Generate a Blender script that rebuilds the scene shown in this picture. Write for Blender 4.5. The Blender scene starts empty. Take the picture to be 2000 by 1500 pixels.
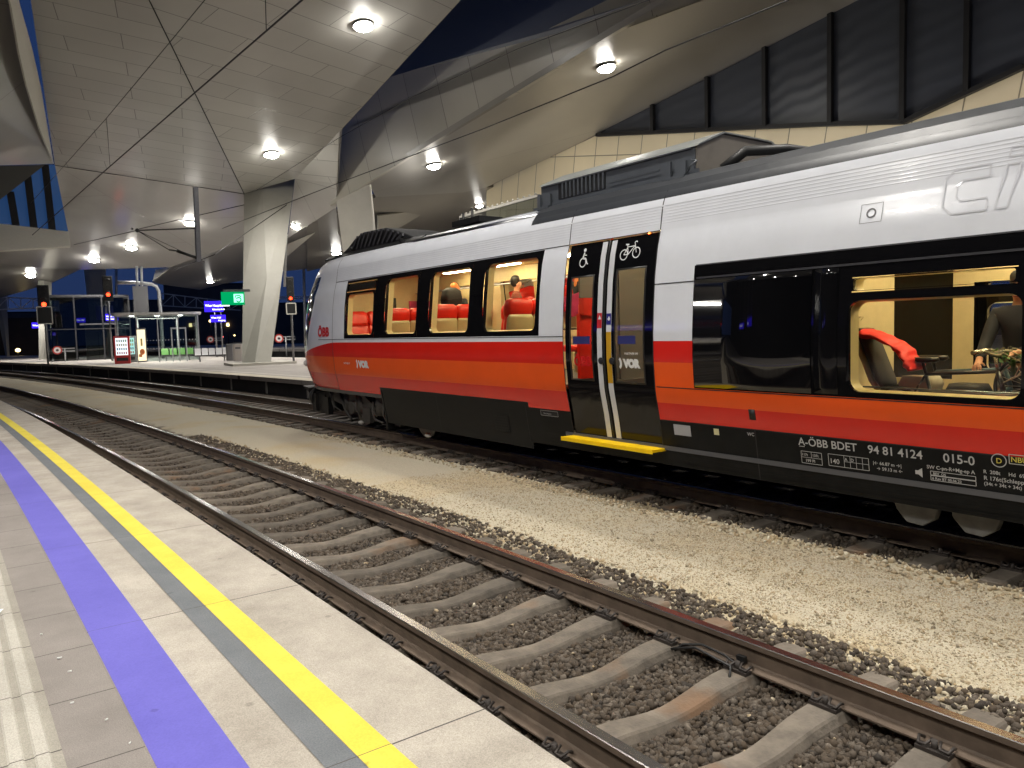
import bpy, bmesh, math, random
import numpy as np
from mathutils import Vector, Matrix, noise
R_ = math.radians
random.seed(7); rng = np.random.default_rng(11)
scn = bpy.context.scene
COL = scn.collection

# ------------------------------------------------------------------ camera
FPX, YAW, PITCH, ROLL, CAMH = 1495.08, R_(36.1713), R_(4.1439), R_(-1.6035), 2.0261
_F = Vector((math.sin(YAW)*math.cos(PITCH), math.cos(YAW)*math.cos(PITCH), -math.sin(PITCH)))
_r = Vector((math.cos(YAW), -math.sin(YAW), 0)); _u = _r.cross(_F)
_R = _r*math.cos(ROLL)+_u*math.sin(ROLL); _U = -_r*math.sin(ROLL)+_u*math.cos(ROLL)
CAM = Vector((0, 0, CAMH))
cd = bpy.data.cameras.new('camera'); cam = bpy.data.objects.new('camera', cd); COL.objects.link(cam)
m = Matrix((( _R.x, _U.x, -_F.x, 0), (_R.y, _U.y, -_F.y, 0), (_R.z, _U.z, -_F.z, CAMH), (0, 0, 0, 1)))
cam.matrix_world = m
cd.sensor_width = 36; cd.lens = FPX/2000*36; cd.clip_start = .05; cd.clip_end = 3000
scn.camera = cam

# ------------------------------------------------------------------ world, exposure
w = bpy.data.worlds.new('World'); scn.world = w; w.use_nodes = True
nt = w.node_tree; bg = nt.nodes['Background']
sky = nt.nodes.new('ShaderNodeTexSky'); sky.sky_type = 'NISHITA'; sky.sun_disc = False
sky.sun_elevation = R_(-1.0); sky.sun_rotation = R_(-60); sky.altitude = 200; sky.air_density = 1.0; sky.ozone_density = 3.0
mxs = nt.nodes.new('ShaderNodeMixRGB'); mxs.blend_type = 'MIX'; mxs.inputs[0].default_value = .93; mxs.inputs[2].default_value = (.05, .12, .40, 1)
nt.links.new(sky.outputs[0], mxs.inputs[1]); nt.links.new(mxs.outputs[0], bg.inputs[0]); bg.inputs[1].default_value = 0.15
scn.view_settings.view_transform = 'Standard'; scn.view_settings.look = 'None'
scn.view_settings.exposure = 0.72; scn.view_settings.gamma = 1.0
scn.cycles.use_denoising = True
scn.cycles.max_bounces = 8; scn.cycles.diffuse_bounces = 4; scn.cycles.glossy_bounces = 4
scn.cycles.transparent_max_bounces = 16; scn.cycles.sample_clamp_indirect = 4.0
scn.cycles.caustics_reflective = False; scn.cycles.caustics_refractive = False
LAMP = 1.15      # overall level of the station lamps

# ------------------------------------------------------------------ pixel -> point helpers (2000 x 1500 picture)
def ray(x, y): return _R*((x-1000)/FPX)+_U*((750-y)/FPX)+_F
def onX(x, y, X): d = ray(x, y); return CAM+d*(X/d.x)
def onY(x, y, Y): d = ray(x, y); return CAM+d*(Y/d.y)
def onZ(x, y, Z): d = ray(x, y); return CAM+d*((Z-CAMH)/d.z)
def onT(x, y, t): d = ray(x, y); return CAM+d*(t/math.hypot(d.x, d.y))
def bend(Y):      # sideways shift of the curved tracks and platform edges
    y = min(Y, 100.)
    s = -.0010615*y*y-2.587e-6*y**3
    if Y > 100: s += (Y-100)*(-.002123*100-7.76e-6*1e4)
    return s

# ------------------------------------------------------------------ materials
def lin(c): return tuple(((v/255)/12.92 if v/255 <= .04045 else ((v/255+.055)/1.055)**2.4) for v in c)
MATS = {}
def mat(name, col, rough=.5, metal=0., noise_amt=0., noise_scale=8., bump=0., bump_scale=40., coat=0., spec=.5, emit=None, estr=0.):
    if name in MATS: return MATS[name]
    m = bpy.data.materials.new(name); m.use_nodes = True; n = m.node_tree.nodes; l = m.node_tree.links
    p = n['Principled BSDF']; p.inputs['Base Color'].default_value = (*col, 1); p.inputs['Roughness'].default_value = rough
    p.inputs['Metallic'].default_value = metal; p.inputs['Coat Weight'].default_value = coat; p.inputs['Coat Roughness'].default_value = .05
    p.inputs['Specular IOR Level'].default_value = spec
    if emit: p.inputs['Emission Color'].default_value = (*emit, 1); p.inputs['Emission Strength'].default_value = estr
    tc = n.new('ShaderNodeTexCoord')
    if noise_amt:
        t = n.new('ShaderNodeTexNoise'); t.inputs['Scale'].default_value = noise_scale; t.inputs['Detail'].default_value = 6; t.inputs['Roughness'].default_value = .65
        l.new(tc.outputs['Object'], t.inputs['Vector'])
        mr = n.new('ShaderNodeMapRange'); mr.inputs['From Min'].default_value = .3; mr.inputs['From Max'].default_value = .7
        mr.inputs['To Min'].default_value = 1-noise_amt; mr.inputs['To Max'].default_value = 1+noise_amt
        l.new(t.outputs['Fac'], mr.inputs['Value'])
        hs = n.new('ShaderNodeHueSaturation'); hs.inputs['Color'].default_value = (*col, 1)
        l.new(mr.outputs[0], hs.inputs['Value']); l.new(hs.outputs[0], p.inputs['Base Color'])
        m2 = n.new('ShaderNodeMapRange'); m2.inputs['To Min'].default_value = max(.02, rough-.12*noise_amt*3); m2.inputs['To Max'].default_value = min(1, rough+.12*noise_amt*3)
        l.new(t.outputs['Fac'], m2.inputs['Value']); l.new(m2.outputs[0], p.inputs['Roughness'])
    if bump:
        t = n.new('ShaderNodeTexNoise'); t.inputs['Scale'].default_value = bump_scale; t.inputs['Detail'].default_value = 5
        l.new(tc.outputs['Object'], t.inputs['Vector'])
        b = n.new('ShaderNodeBump'); b.inputs['Strength'].default_value = bump; b.inputs['Distance'].default_value = .01
        l.new(t.outputs['Fac'], b.inputs['Height']); l.new(b.outputs[0], p.inputs['Normal'])
    MATS[name] = m; return m
def emitter(name, col, s):
    if name in MATS: return MATS[name]
    m = bpy.data.materials.new(name); m.use_nodes = True; n = m.node_tree.nodes; l = m.node_tree.links
    n.remove(n['Principled BSDF']); e = n.new('ShaderNodeEmission'); e.inputs[0].default_value = (*col, 1); e.inputs[1].default_value = s
    l.new(e.outputs[0], n['Material Output'].inputs[0]); MATS[name] = m; return m
def glass(name, tint=(.9, .93, .92), ior=1.5):
    if name in MATS: return MATS[name]
    m = bpy.data.materials.new(name); m.use_nodes = True; n = m.node_tree.nodes; l = m.node_tree.links
    n.remove(n['Principled BSDF']); t = n.new('ShaderNodeBsdfTransparent'); t.inputs[0].default_value = (*tint, 1)
    g = n.new('ShaderNodeBsdfGlossy'); g.inputs['Roughness'].default_value = 0.0
    f = n.new('ShaderNodeFresnel'); f.inputs[0].default_value = ior; mx = n.new('ShaderNodeMixShader')
    l.new(f.outputs[0], mx.inputs[0]); l.new(t.outputs[0], mx.inputs[1]); l.new(g.outputs[0], mx.inputs[2]); l.new(mx.outputs[0], n['Material Output'].inputs[0])
    MATS[name] = m; return m

# ------------------------------------------------------------------ mesh builder
def props(o, label=None, cat=None, group=None, kind=None):
    if label: o['label'] = label
    if cat: o['category'] = cat
    if group: o['group'] = group
    if kind: o['kind'] = kind
    return o
def empty(name, loc, label, cat, group=None, rz=0.):
    o = bpy.data.objects.new(name, None); COL.objects.link(o); o.location = loc; o.rotation_euler = (0, 0, rz); o.empty_display_size = .1
    return props(o, label, cat, group)
class MB:
    def __init__(s): s.v = []; s.f = []; s.mi = []; s.sm = []
    def add(s, vs, fs, mi=0, smooth=False):
        k = len(s.v); s.v += [tuple(v) for v in vs]; s.f += [tuple(i+k for i in f) for f in fs]; s.mi += [mi]*len(fs); s.sm += [smooth]*len(fs); return s
    def box(s, c, d, rz=0, mi=0, rot=None):
        M = rot if rot is not None else Matrix.Rotation(rz, 3, 'Z'); c = Vector(c); hx, hy, hz = d[0]/2, d[1]/2, d[2]/2
        vs = [c+M @ Vector((x*hx, y*hy, z*hz)) for x in (-1, 1) for y in (-1, 1) for z in (-1, 1)]
        return s.add(vs, [(0, 1, 3, 2), (4, 6, 7, 5), (0, 4, 5, 1), (2, 3, 7, 6), (0, 2, 6, 4), (1, 5, 7, 3)], mi)
    def bar(s, a, b, wd, hg, mi=0, up=(0, 0, 1)):
        a, b = Vector(a), Vector(b); d = (b-a); L = d.length
        if L < 1e-6: return s
        d.normalize(); u = Vector(up)
        if abs(d.dot(u)) > .99: u = Vector((1, 0, 0))
        x = d.cross(u).normalized(); z = x.cross(d)
        M = Matrix((x, d, z)).transposed()
        return s.box((a+b)/2, (wd, L, hg), rot=M, mi=mi)
    def tube(s, pts, r, n=8, mi=0, cap=True, closed=False):
        pts = [Vector(p) for p in pts]; rs = r if isinstance(r, (list, tuple)) else [r]*len(pts); vs = []; fs = []
        N = len(pts); prev = None
        for i, p in enumerate(pts):
            if closed: t = pts[(i+1) % N]-pts[i-1]
            else: t = pts[min(i+1, N-1)]-pts[max(i-1, 0)]
            t.normalize()
            if prev is None: a = Vector((0, 0, 1)) if abs(t.z) < .9 else Vector((1, 0, 0))
            else: a = prev
            x = t.cross(a).normalized(); y = x.cross(t).normalized(); prev = y
            for k in range(n):
                th = 2*math.pi*k/n; vs.append(p+(x*math.cos(th)+y*math.sin(th))*rs[i])
        for i in range(N if closed else N-1):
            j = (i+1) % N
            for k in range(n): fs.append((i*n+k, i*n+(k+1) % n, j*n+(k+1) % n, j*n+k))
        s.add(vs, fs, mi, True)
        if cap and not closed: s.add([vs[k] for k in range(n)], [tuple(range(n))[::-1]], mi); s.add([vs[(N-1)*n+k] for k in range(n)], [tuple(range(n))], mi)
        return s
    def cyl(s, a, b, r, n=16, mi=0, r2=None): return s.tube([a, b], [r, r if r2 is None else r2], n, mi)
    def prism(s, poly, vec, mi=0):
        poly = [Vector(p) for p in poly]; vec = Vector(vec); n = len(poly); vs = poly+[p+vec for p in poly]
        return s.add(vs, [tuple(range(n)), tuple(range(n, 2*n))[::-1]]+[(i, i+n, (i+1) % n+n, (i+1) % n) for i in range(n)], mi)
    def quad(s, a, b, c, d, mi=0): return s.add([a, b, c, d], [(0, 1, 2, 3)], mi)
    def ball(s, c, r, sc=(1, 1, 1), n=12, mi=0):
        c = Vector(c); vs = []; fs = []
        for i in range(n//2+1):
            ph = math.pi*i/(n//2)
            for k in range(n):
                th = 2*math.pi*k/n; vs.append(c+Vector((math.sin(ph)*math.cos(th)*sc[0], math.sin(ph)*math.sin(th)*sc[1], math.cos(ph)*sc[2]))*r)
        for i in range(n//2):
            for k in range(n): fs.append((i*n+k, (i+1)*n+k, (i+1)*n+(k+1) % n, i*n+(k+1) % n))
        return s.add(vs, fs, mi, True)
    def build(s, name, mats, parent=None, world=False, bevel=0., weld=True):
        if not isinstance(mats, (list, tuple)): mats = [mats]
        off = parent.location if (parent is not None and world) else Vector((0, 0, 0))
        if parent is not None and world and parent.parent: off = off+parent.parent.location
        me = bpy.data.meshes.new(name); me.from_pydata([tuple(Vector(v)-off) for v in s.v], [], s.f)
        for m_ in mats: me.materials.append(m_)
        me.polygons.foreach_set('material_index', s.mi); me.polygons.foreach_set('use_smooth', s.sm); 
        bm = bmesh.new(); bm.from_mesh(me); 
        if weld: bmesh.ops.remove_doubles(bm, verts=bm.verts, dist=1e-5)
        bmesh.ops.recalc_face_normals(bm, faces=bm.faces); bm.to_mesh(me); bm.free()
        me.update(); o = bpy.data.objects.new(name, me); COL.objects.link(o); o.parent = parent
        if bevel:
            b = o.modifiers.new('bevel', 'BEVEL'); b.width = bevel; b.segments = 2; b.limit_method = 'ANGLE'; b.angle_limit = R_(40)
        return o
def copy_tree(o, parent=None):
    c = o.copy(); COL.objects.link(c); c.parent = parent
    for ch in list(o.children): copy_tree(ch, c)
    return c
def text_mesh(s, size, bold=0.):
    cu = bpy.data.curves.new('t', 'FONT'); cu.body = s; cu.size = size; cu.offset = bold; cu.resolution_u = 3; cu.fill_mode = 'BOTH'
    ob = bpy.data.objects.new('t', cu); COL.objects.link(ob)
    dg = bpy.context.evaluated_depsgraph_get(); me = bpy.data.meshes.new_from_object(ob.evaluated_get(dg))
    vs = [v.co.copy() for v in me.vertices]; fs = [tuple(p.vertices) for p in me.polygons]
    bpy.data.objects.remove(ob); bpy.data.curves.remove(cu); bpy.data.meshes.remove(me)
    return vs, fs

# common materials
WHITE = mat('train_white_paint', (.76, .785, .84), .22, noise_amt=.03, noise_scale=3, coat=.5)
RED = mat('train_red_paint', lin((218, 34, 20)), .24, coat=.2, noise_amt=.04, noise_scale=2)
ORANGE = mat('train_orange_paint', lin((240, 90, 30)), .24, coat=.2, noise_amt=.04, noise_scale=2)
BLACK = mat('train_black_gloss', (.005, .005, .006), .07, spec=.32)
SKIRT = mat('train_skirt_grey', (.010, .0105, .011), .38, noise_amt=.3, noise_scale=4, spec=.12)
DARKM = mat('dark_underframe', (.018, .017, .016), .55, noise_amt=.5, noise_scale=9, bump=.4)
ROOFG = mat('roof_grey_paint', (.032, .035, .04), .4, noise_amt=.15)
CREAM = mat('cream_panel', lin((205, 190, 150)), .45, noise_amt=.06)
FLOORI = mat('train_floor', (.08, .08, .085), .5)
SEATR = mat('red_leather', lin((205, 36, 22)), .38, noise_amt=.08)
SEATC = mat('seat_shell_cream', lin((178, 165, 125)), .35, noise_amt=.05)
METAL = mat('brushed_steel', (.45, .45, .46), .28, metal=1.)
GREYM = mat('grey_metal', (.2, .2, .21), .4, metal=.6, noise_amt=.1)
GALV = mat('galvanised', (.42, .43, .44), .42, metal=.4, noise_amt=.15)
CONC = mat('concrete_light', (.42, .4, .35), .75, noise_amt=.1, noise_scale=2, bump=.2)
GLASS = glass('train_glass', (.88, .9, .87))
DGLASS = glass('shelter_glass', (.66, .74, .72), 1.8)
RUBBER = mat('black_rubber', (.01, .01, .01), .5)
YELLOW = mat('yellow_paint', lin((250, 205, 10)), .45, noise_amt=.12, noise_scale=5)
WHITEL = mat('white_lettering', (.75, .76, .76), .4)
SEAM = mat('panel_gap', (.01, .01, .012), .6)

# ================================================================== GROUND, PLATFORMS, TRACKS
def strip(name, x0, x1, z, y0, y1, m, kind='structure', step=1.0, z1=None, label=None, cat=None, vec=None, follow=True):
    """a sheet that follows the curve of the tracks"""
    z1 = z if z1 is None else z1; n = max(2, int((y1-y0)/step)); vs = []; fs = []
    for i in range(n+1):
        y = y0+(y1-y0)*i/n; b = bend(y) if follow else 0
        vs += [(x0+b, y, z), (x1+b, y, z1)]
    for i in range(n): fs.append((2*i, 2*i+1, 2*i+3, 2*i+2))
    b = MB(); b.add(vs, fs); o = b.build(name, m); return props(o, label, cat, None, kind)

def ground_mat():
    m = mat('dark_earth', (.05, .045, .04), .9, noise_amt=.4, noise_scale=.6); return m
b = MB(); b.quad((-400, -300, -.6), (400, -300, -.6), (400, 900, -.6), (-400, 900, -.6)); props(b.build('ground', ground_mat()), kind='structure')

def bed_material():
    """dark ballast under the tracks, pale fine gravel between them; object X (unbent) steers which"""
    m = bpy.data.materials.new('track_bed'); m.use_nodes = True; n = m.node_tree.nodes; l = m.node_tree.links; p = n['Principled BSDF']
    uv = n.new('ShaderNodeUVMap'); sep = n.new('ShaderNodeSeparateXYZ'); l.new(uv.outputs[0], sep.inputs[0])
    tc = n.new('ShaderNodeTexCoord')
    no = n.new('ShaderNodeTexNoise'); no.inputs['Scale'].default_value = 2.2; no.inputs['Detail'].default_value = 8; l.new(tc.outputs['Object'], no.inputs['Vector'])
    wob = n.new('ShaderNodeMath'); wob.operation = 'MULTIPLY_ADD'; wob.inputs[1].default_value = .9; l.new(no.outputs['Fac'], wob.inputs[0]); l.new(sep.outputs[0], wob.inputs[2])
    r = n.new('ShaderNodeValToRGB'); e = r.color_ramp.elements
    # wob = x/10 scaled below
    sc = n.new('ShaderNodeMath'); sc.operation = 'MULTIPLY'; sc.inputs[1].default_value = .1; l.new(wob.outputs[0], sc.inputs[0]); l.new(sc.outputs[0], r.inputs[0])
    e[0].position = .475; e[0].color = (0, 0, 0, 1); e[1].position = .515; e[1].color = (1, 1, 1, 1)
    e2 = r.color_ramp.elements.new(.725); e2.color = (1, 1, 1, 1); e3 = r.color_ramp.elements.new(.77); e3.color = (0, 0, 0, 1)
    vo = n.new('ShaderNodeTexVoronoi'); vo.inputs['Scale'].default_value = 120; l.new(tc.outputs['Object'], vo.inputs['Vector'])
    vd = n.new('ShaderNodeTexVoronoi'); vd.inputs['Scale'].default_value = 24; l.new(tc.outputs['Object'], vd.inputs['Vector'])
    def tint(v, lo, hi):
        hs = n.new('ShaderNodeMixRGB'); hs.inputs[1].default_value = (*lo, 1); hs.inputs[2].default_value = (*hi, 1)
        s = n.new('ShaderNodeSeparateXYZ'); l.new(v.outputs['Color'], s.inputs[0]); l.new(s.outputs[0], hs.inputs[0]); return hs
    pale = tint(vo, (.41, .365, .27), (.58, .525, .40)); dark = tint(vd, (.03, .022, .015), (.1, .078, .057))
    n3 = n.new('ShaderNodeTexNoise'); n3.inputs['Scale'].default_value = .5; n3.inputs['Detail'].default_value = 5; l.new(tc.outputs['Object'], n3.inputs['Vector'])
    warm = n.new('ShaderNodeMixRGB'); warm.blend_type = 'MULTIPLY'; warm.inputs[2].default_value = (1., .86, .62, 1)
    mr = n.new('ShaderNodeMapRange'); mr.inputs['From Min'].default_value = .5; mr.inputs['From Max'].default_value = .65; mr.inputs['To Max'].default_value = .6
    l.new(n3.outputs['Fac'], mr.inputs['Value']); l.new(mr.outputs[0], warm.inputs[0]); l.new(pale.outputs[0], warm.inputs[1])
    mx = n.new('ShaderNodeMixRGB'); l.new(r.outputs[0], mx.inputs[0]); l.new(dark.outputs[0], mx.inputs[1]); l.new(warm.outputs[0], mx.inputs[2]); l.new(mx.outputs[0], p.inputs['Base Color'])
    hm = n.new('ShaderNodeMixRGB'); l.new(r.outputs[0], hm.inputs[0]); l.new(vd.outputs['Distance'], hm.inputs[1])
    ml = n.new('ShaderNodeMath'); ml.operation = 'MULTIPLY'; ml.inputs[1].default_value = .35; l.new(vo.outputs['Distance'], ml.inputs[0]); l.new(ml.outputs[0], hm.inputs[2])
    bp = n.new('ShaderNodeBump'); bp.invert = True; bp.inputs['Strength'].default_value = .9; bp.inputs['Distance'].default_value = .03
    l.new(hm.outputs[0], bp.inputs['Height']); l.new(bp.outputs[0], p.inputs['Normal']); p.inputs['Roughness'].default_value = .9
    return m
BEDM = bed_material()
def bed_z(x, y=0.):
    """cross-section of the bed: cribs at -0.215, low swell of fine gravel between the tracks"""
    z = np.interp(x, [1.5, 2.1, 4.1, 4.75, 5.5, 6.3, 7.0, 9.6, 10.6], [-.26, -.262, -.262, -.185, -.135, -.17, -.225, -.225, -.24])
    return float(z)+.012*noise.noise(Vector((x*1.7, y*1.1, 0)))+.006*noise.noise(Vector((x*6, y*6, 3)))
def track_bed():
    ys = list(np.arange(-8, 24, .16))+list(np.arange(24, 60, .5))+list(np.arange(60, 170, 3.)); xs = list(np.arange(1.45, 10.8, .12))
    vs = []; fs = []; uvs = []
    for y in ys:
        for x in xs: vs.append((x+bend(y), y, bed_z(x, y))); uvs.append((x, y))
    nx = len(xs)
    for i in range(len(ys)-1):
        for j in range(nx-1): fs.append((i*nx+j, i*nx+j+1, (i+1)*nx+j+1, (i+1)*nx+j))
    me = bpy.data.meshes.new('track_bed'); me.from_pydata(vs, [], fs); me.materials.append(BEDM)
    uv = me.uv_layers.new(name='UVMap'); li = np.zeros(len(me.loops), dtype=np.int32); me.loops.foreach_get('vertex_index', li)
    uv.data.foreach_set('uv', np.array(uvs, dtype=np.float32)[li].ravel()); me.polygons.foreach_set('use_smooth', [True]*len(fs))
    o = bpy.data.objects.new('track_bed', me); COL.objects.link(o); props(o, kind='structure')
track_bed()

# ---- loose stones: many small deformed polyhedra in one mesh each
def stone_mat(name, lo, hi, rough=.85):
    m = bpy.data.materials.new(name); m.use_nodes = True; n = m.node_tree.nodes; l = m.node_tree.links; p = n['Principled BSDF']
    g = n.new('ShaderNodeNewGeometry'); r = n.new('ShaderNodeValToRGB'); e = r.color_ramp.elements
    e[0].color = (*lo, 1); e[1].color = (*hi, 1); e3 = e.new(.85); e3.color = (*[(a*.5+b*.5) for a, b in zip(lo, hi)], 1)
    e4 = e.new(.4); e4.color = (*[(a*.75+b*.25)*c for a, b, c in zip(lo, hi, (1.15, 1, .8))], 1)
    l.new(g.outputs['Random Per Island'], r.inputs[0]); l.new(r.outputs[0], p.inputs['Base Color']); p.inputs['Roughness'].default_value = rough; return m
def ico():
    bm = bmesh.new(); bmesh.ops.create_icosphere(bm, subdivisions=1, radius=1); v = np.array([x.co[:] for x in bm.verts]); f = np.array([[q.index for q in x.verts] for x in bm.faces]); bm.free(); return v, f
IV, IF = ico()
def stones(name, pts, sizes, m, label, cat):
    """pts: (n,3) centres"""
    n = len(pts); k = len(IV); base = []
    for i in range(10):
        q = IV*(1+rng.uniform(-.42, .42, (k, 1)))*rng.uniform(.5, 1.25, (1, 3)); base.append(q)
    base = np.array(base); B = base[rng.integers(0, 10, n)]
    a, b2, c = rng.uniform(0, 2*np.pi, (3, n)); b2 = b2*.25
    def rot(ax, t):
        z = np.zeros(n); o = np.ones(n); C_, S_ = np.cos(t), np.sin(t)
        return np.stack({'z': [C_, -S_, z, S_, C_, z, z, z, o], 'x': [o, z, z, z, C_, -S_, z, S_, C_]}[ax], 1).reshape(n, 3, 3)
    Rm = rot('z', a) @ rot('x', b2) @ rot('z', c)
    V = np.einsum('nij,nkj->nki', Rm, B)*sizes[:, None, None]+pts[:, None, :]
    V = V.reshape(-1, 3).astype(np.float32); Fc = (IF[None]+(np.arange(n)*k)[:, None, None]).reshape(-1, 3).astype(np.int32)
    me = bpy.data.meshes.new(name); me.vertices.add(len(V)); me.vertices.foreach_set('co', V.ravel())
    me.loops.add(Fc.size); me.loops.foreach_set('vertex_index', Fc.ravel()); me.polygons.add(len(Fc))
    me.polygons.foreach_set('loop_start', np.arange(0, Fc.size, 3, dtype=np.int32)); me.polygons.foreach_set('loop_total', np.full(len(Fc), 3, dtype=np.int32))
    me.update(calc_edges=True); me.materials.append(m); o = bpy.data.objects.new(name, me); COL.objects.link(o); return props(o, label, cat, None, 'stuff')
SL0, SLS = .58, .6           # sleeper phase, spacing (near track)
SF0 = .31                    # far track phase
def scatter(zones, phase, xr):
    P = []; Z = []
    for (x0, x1, y0, y1, dens, s0, s1, dz) in zones:
        n = int((x1-x0)*(y1-y0)*dens); x = rng.uniform(x0, x1, n); y = rng.uniform(y0, y1, n); s = rng.uniform(s0, s1, n)
        if phase is not None:      # keep sleepers clear
            d = np.abs(((y-phase+.3) % .6)-.3); keep = (d > .115+s*.3) | (x > xr[1]) | (x < xr[0]); x, y, s = x[keep], y[keep], s[keep]
        for i in range(len(x)): P.append((x[i]+bend(y[i]), y[i], bed_z(x[i], y[i])+dz+s[i]*rng.uniform(.1, .8))); Z.append(s[i])
    return np.array(P), np.array(Z)
DST = stone_mat('ballast_stone', (.027, .021, .016), (.13, .106, .082)); LST = stone_mat('pale_stone', (.24, .205, .145), (.60, .545, .42))
P, Z = scatter([(2.5, 4.02, .4, 7, 2300, .010, .026, 0), (2.5, 4.02, 7, 16, 1100, .013, .028, 0), (2.5, 4.02, 16, 30, 260, .018, .034, 0), (1.55, 2.5, 1, 9, 900, .012, .028, 0),
                (4.02, 4.75, .8, 6, 1400, .010, .026, 0), (4.02, 4.8, 6, 18, 700, .014, .028, 0)], SL0, (2.0, 4.52))
stones('ballast', P, Z, DST, 'dark brown crushed stone ballast around the near track sleepers', 'ballast')
P, Z = scatter([(6.85, 8.2, 0, 10, 450, .014, .034, 0), (6.85, 7.4, 10, 22, 250, .018, .036, 0)], SF0, (6.85, 9.45))
stones('ballast', P, Z, DST, 'dark crushed stone ballast beside the rail under the train', 'ballast')
P, Z = scatter([(4.5, 4.85, .8, 8, 620, .010, .024, -.004), (4.6, 4.9, 8, 18, 200, .012, .024, 0), (6.45, 6.98, 0, 9, 480, .010, .026, -.003), (6.5, 6.95, 9, 16, 140, .012, .026, 0), (4.8, 6.5, .8, 7, 90, .007, .016, -.003)], None, None)
P2, Z2 = scatter([(4.8, 6.5, .8, 5.5, 4200, .0035, .009, -.004), (4.85, 6.5, 5.5, 10, 1300, .005, .010, -.004), (2.5, 4.0, .5, 10, 6, .010, .02, .012)], None, None)
stones('gravel', np.vstack([P, P2]), np.concatenate([Z, Z2]), LST, 'pale sandy gravel strewn between the two tracks', 'gravel')

# ---- sleepers, rails, clips
SLM = mat('sleeper_concrete', (.128, .108, .086), .85, noise_amt=.45, noise_scale=5, bump=.35, bump_scale=60)
_n = SLM.node_tree.nodes; _l = SLM.node_tree.links; _p = _n['Principled BSDF']; _src = _p.inputs['Base Color'].links[0].from_socket
_oi = _n.new('ShaderNodeObjectInfo'); _mr = _n.new('ShaderNodeMapRange'); _mr.inputs['To Min'].default_value = .72; _mr.inputs['To Max'].default_value = 1.2; _l.new(_oi.outputs['Random'], _mr.inputs['Value'])
_mu = _n.new('ShaderNodeMixRGB'); _mu.blend_type = 'MULTIPLY'; _mu.inputs[0].default_value = 1; _l.new(_src, _mu.inputs[1]); _l.new(_mr.outputs[0], _mu.inputs[2])
_tc = _n.new('ShaderNodeTexCoord'); _va = _n.new('ShaderNodeVectorMath'); _va.operation = 'ADD'; _l.new(_tc.outputs['Object'], _va.inputs[0]); _l.new(_oi.outputs['Location'], _va.inputs[1])
_ns = _n.new('ShaderNodeTexNoise'); _ns.inputs['Scale'].default_value = 1.7; _ns.inputs['Detail'].default_value = 5; _l.new(_va.outputs[0], _ns.inputs['Vector'])
_m2 = _n.new('ShaderNodeMapRange'); _m2.inputs['From Min'].default_value = .58; _m2.inputs['From Max'].default_value = .7; _m2.inputs['To Max'].default_value = .55; _l.new(_ns.outputs['Fac'], _m2.inputs['Value'])
_rs = _n.new('ShaderNodeMixRGB'); _rs.inputs[2].default_value = (.2, .095, .035, 1); _l.new(_m2.outputs[0], _rs.inputs[0]); _l.new(_mu.outputs[0], _rs.inputs[1]); _l.new(_rs.outputs[0], _p.inputs['Base Color'])
CLIPM = mat('rusty_clip', (.035, .028, .024), .6, noise_amt=.4, noise_scale=60)
RAILM = mat('rail_rust', (.12, .088, .064), .75, noise_amt=.3, noise_scale=6, bump=.2)
HEADM = mat('rail_polished', (.36, .34, .32), .24, metal=1.)
def sleeper_mesh():
    xs = np.linspace(-1.3, 1.3, 27); vs = []; fs = []
    for x in xs:
        a = abs(x); top = -.178 if a > .55 else -.178-.052*(.5+.5*math.cos(math.pi*a/.55)); wt = .095 if a > .6 else .078+.017*a/.6
        if a > 1.2: top -= .01
        prof = [(-wt-.045, -.36), (-wt-.02, top-.05), (-wt, top-.012), (-wt+.012, top), (wt-.012, top), (wt, top-.012), (wt+.02, top-.05), (wt+.045, -.36)]
        vs += [(x, p, q) for p, q in prof]
    n = 8
    for i in range(len(xs)-1):
        for k in range(n): fs.append((i*n+k, i*n+(k+1) % n, (i+1)*n+(k+1) % n, (i+1)*n+k))
    fs += [tuple(range(n)), tuple(range((len(xs)-1)*n, len(xs)*n))[::-1]]
    b = MB(); b.add(vs, fs); return b
def clip_mesh(x0, sgn):
    b = MB()        # spring clip: a bent bar looped beside the rail foot, with screw
    for s in (-1, 1):
        pts = [(x0+sgn*.05, s*.075, -.148), (x0+sgn*.085, s*.085, -.128), (x0+sgn*.125, s*.075, -.15), (x0+sgn*.13, s*.035, -.142), (x0+sgn*.08, s*.02, -.125)]
        b.tube(pts, .0085, 6)
    b.cyl((x0+sgn*.105, 0, -.18), (x0+sgn*.105, 0, -.115), .017, 8); b.box((x0+sgn*.11, 0, -.168), (.06, .17, .022)); return b
proto = None; pn = None
def track(X0, ys, group, label, gauge_pts, clip_until, clips_x):
    global proto
    root = None
    for k, y in enumerate(ys):
        sl = (bend(y+.5)-bend(y-.5)); rz = -math.atan(sl)
        if proto is None:
            o = sleeper_mesh().build('concrete_sleeper', SLM); proto = o
            me0 = o.data
        else:
            o = bpy.data.objects.new('concrete_sleeper', proto.data); COL.objects.link(o)
        o.location = (X0+bend(y), y, 0); o.rotation_euler = (0, 0, rz); props(o, label, 'sleeper', group)
        if y < clip_until:
            for cx, sg in clips_x:
                key = (cx, sg)
                if key not in CLIPS: CLIPS[key] = clip_mesh(cx, sg).build('rail_clip', CLIPM, o); c = CLIPS[key]
                else: c = CLIPS[key].copy(); COL.objects.link(c); c.parent = o
CLIPS = {}
ALLC = [(-.7535, -1), (-.7535, 1), (.7535, -1), (.7535, 1)]
track(3.25, [SL0+SLS*k-.6*2 for k in range(2, 88)], 'sleepers of the near track', 'concrete sleeper dipping in the middle, set in the near empty track', None, 17, ALLC)
track(8.15, [SF0+SLS*k for k in range(-2, 105)], 'sleepers of the train track', 'concrete sleeper of the farther track on which the train stands', None, 12, ALLC[:1])
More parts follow.
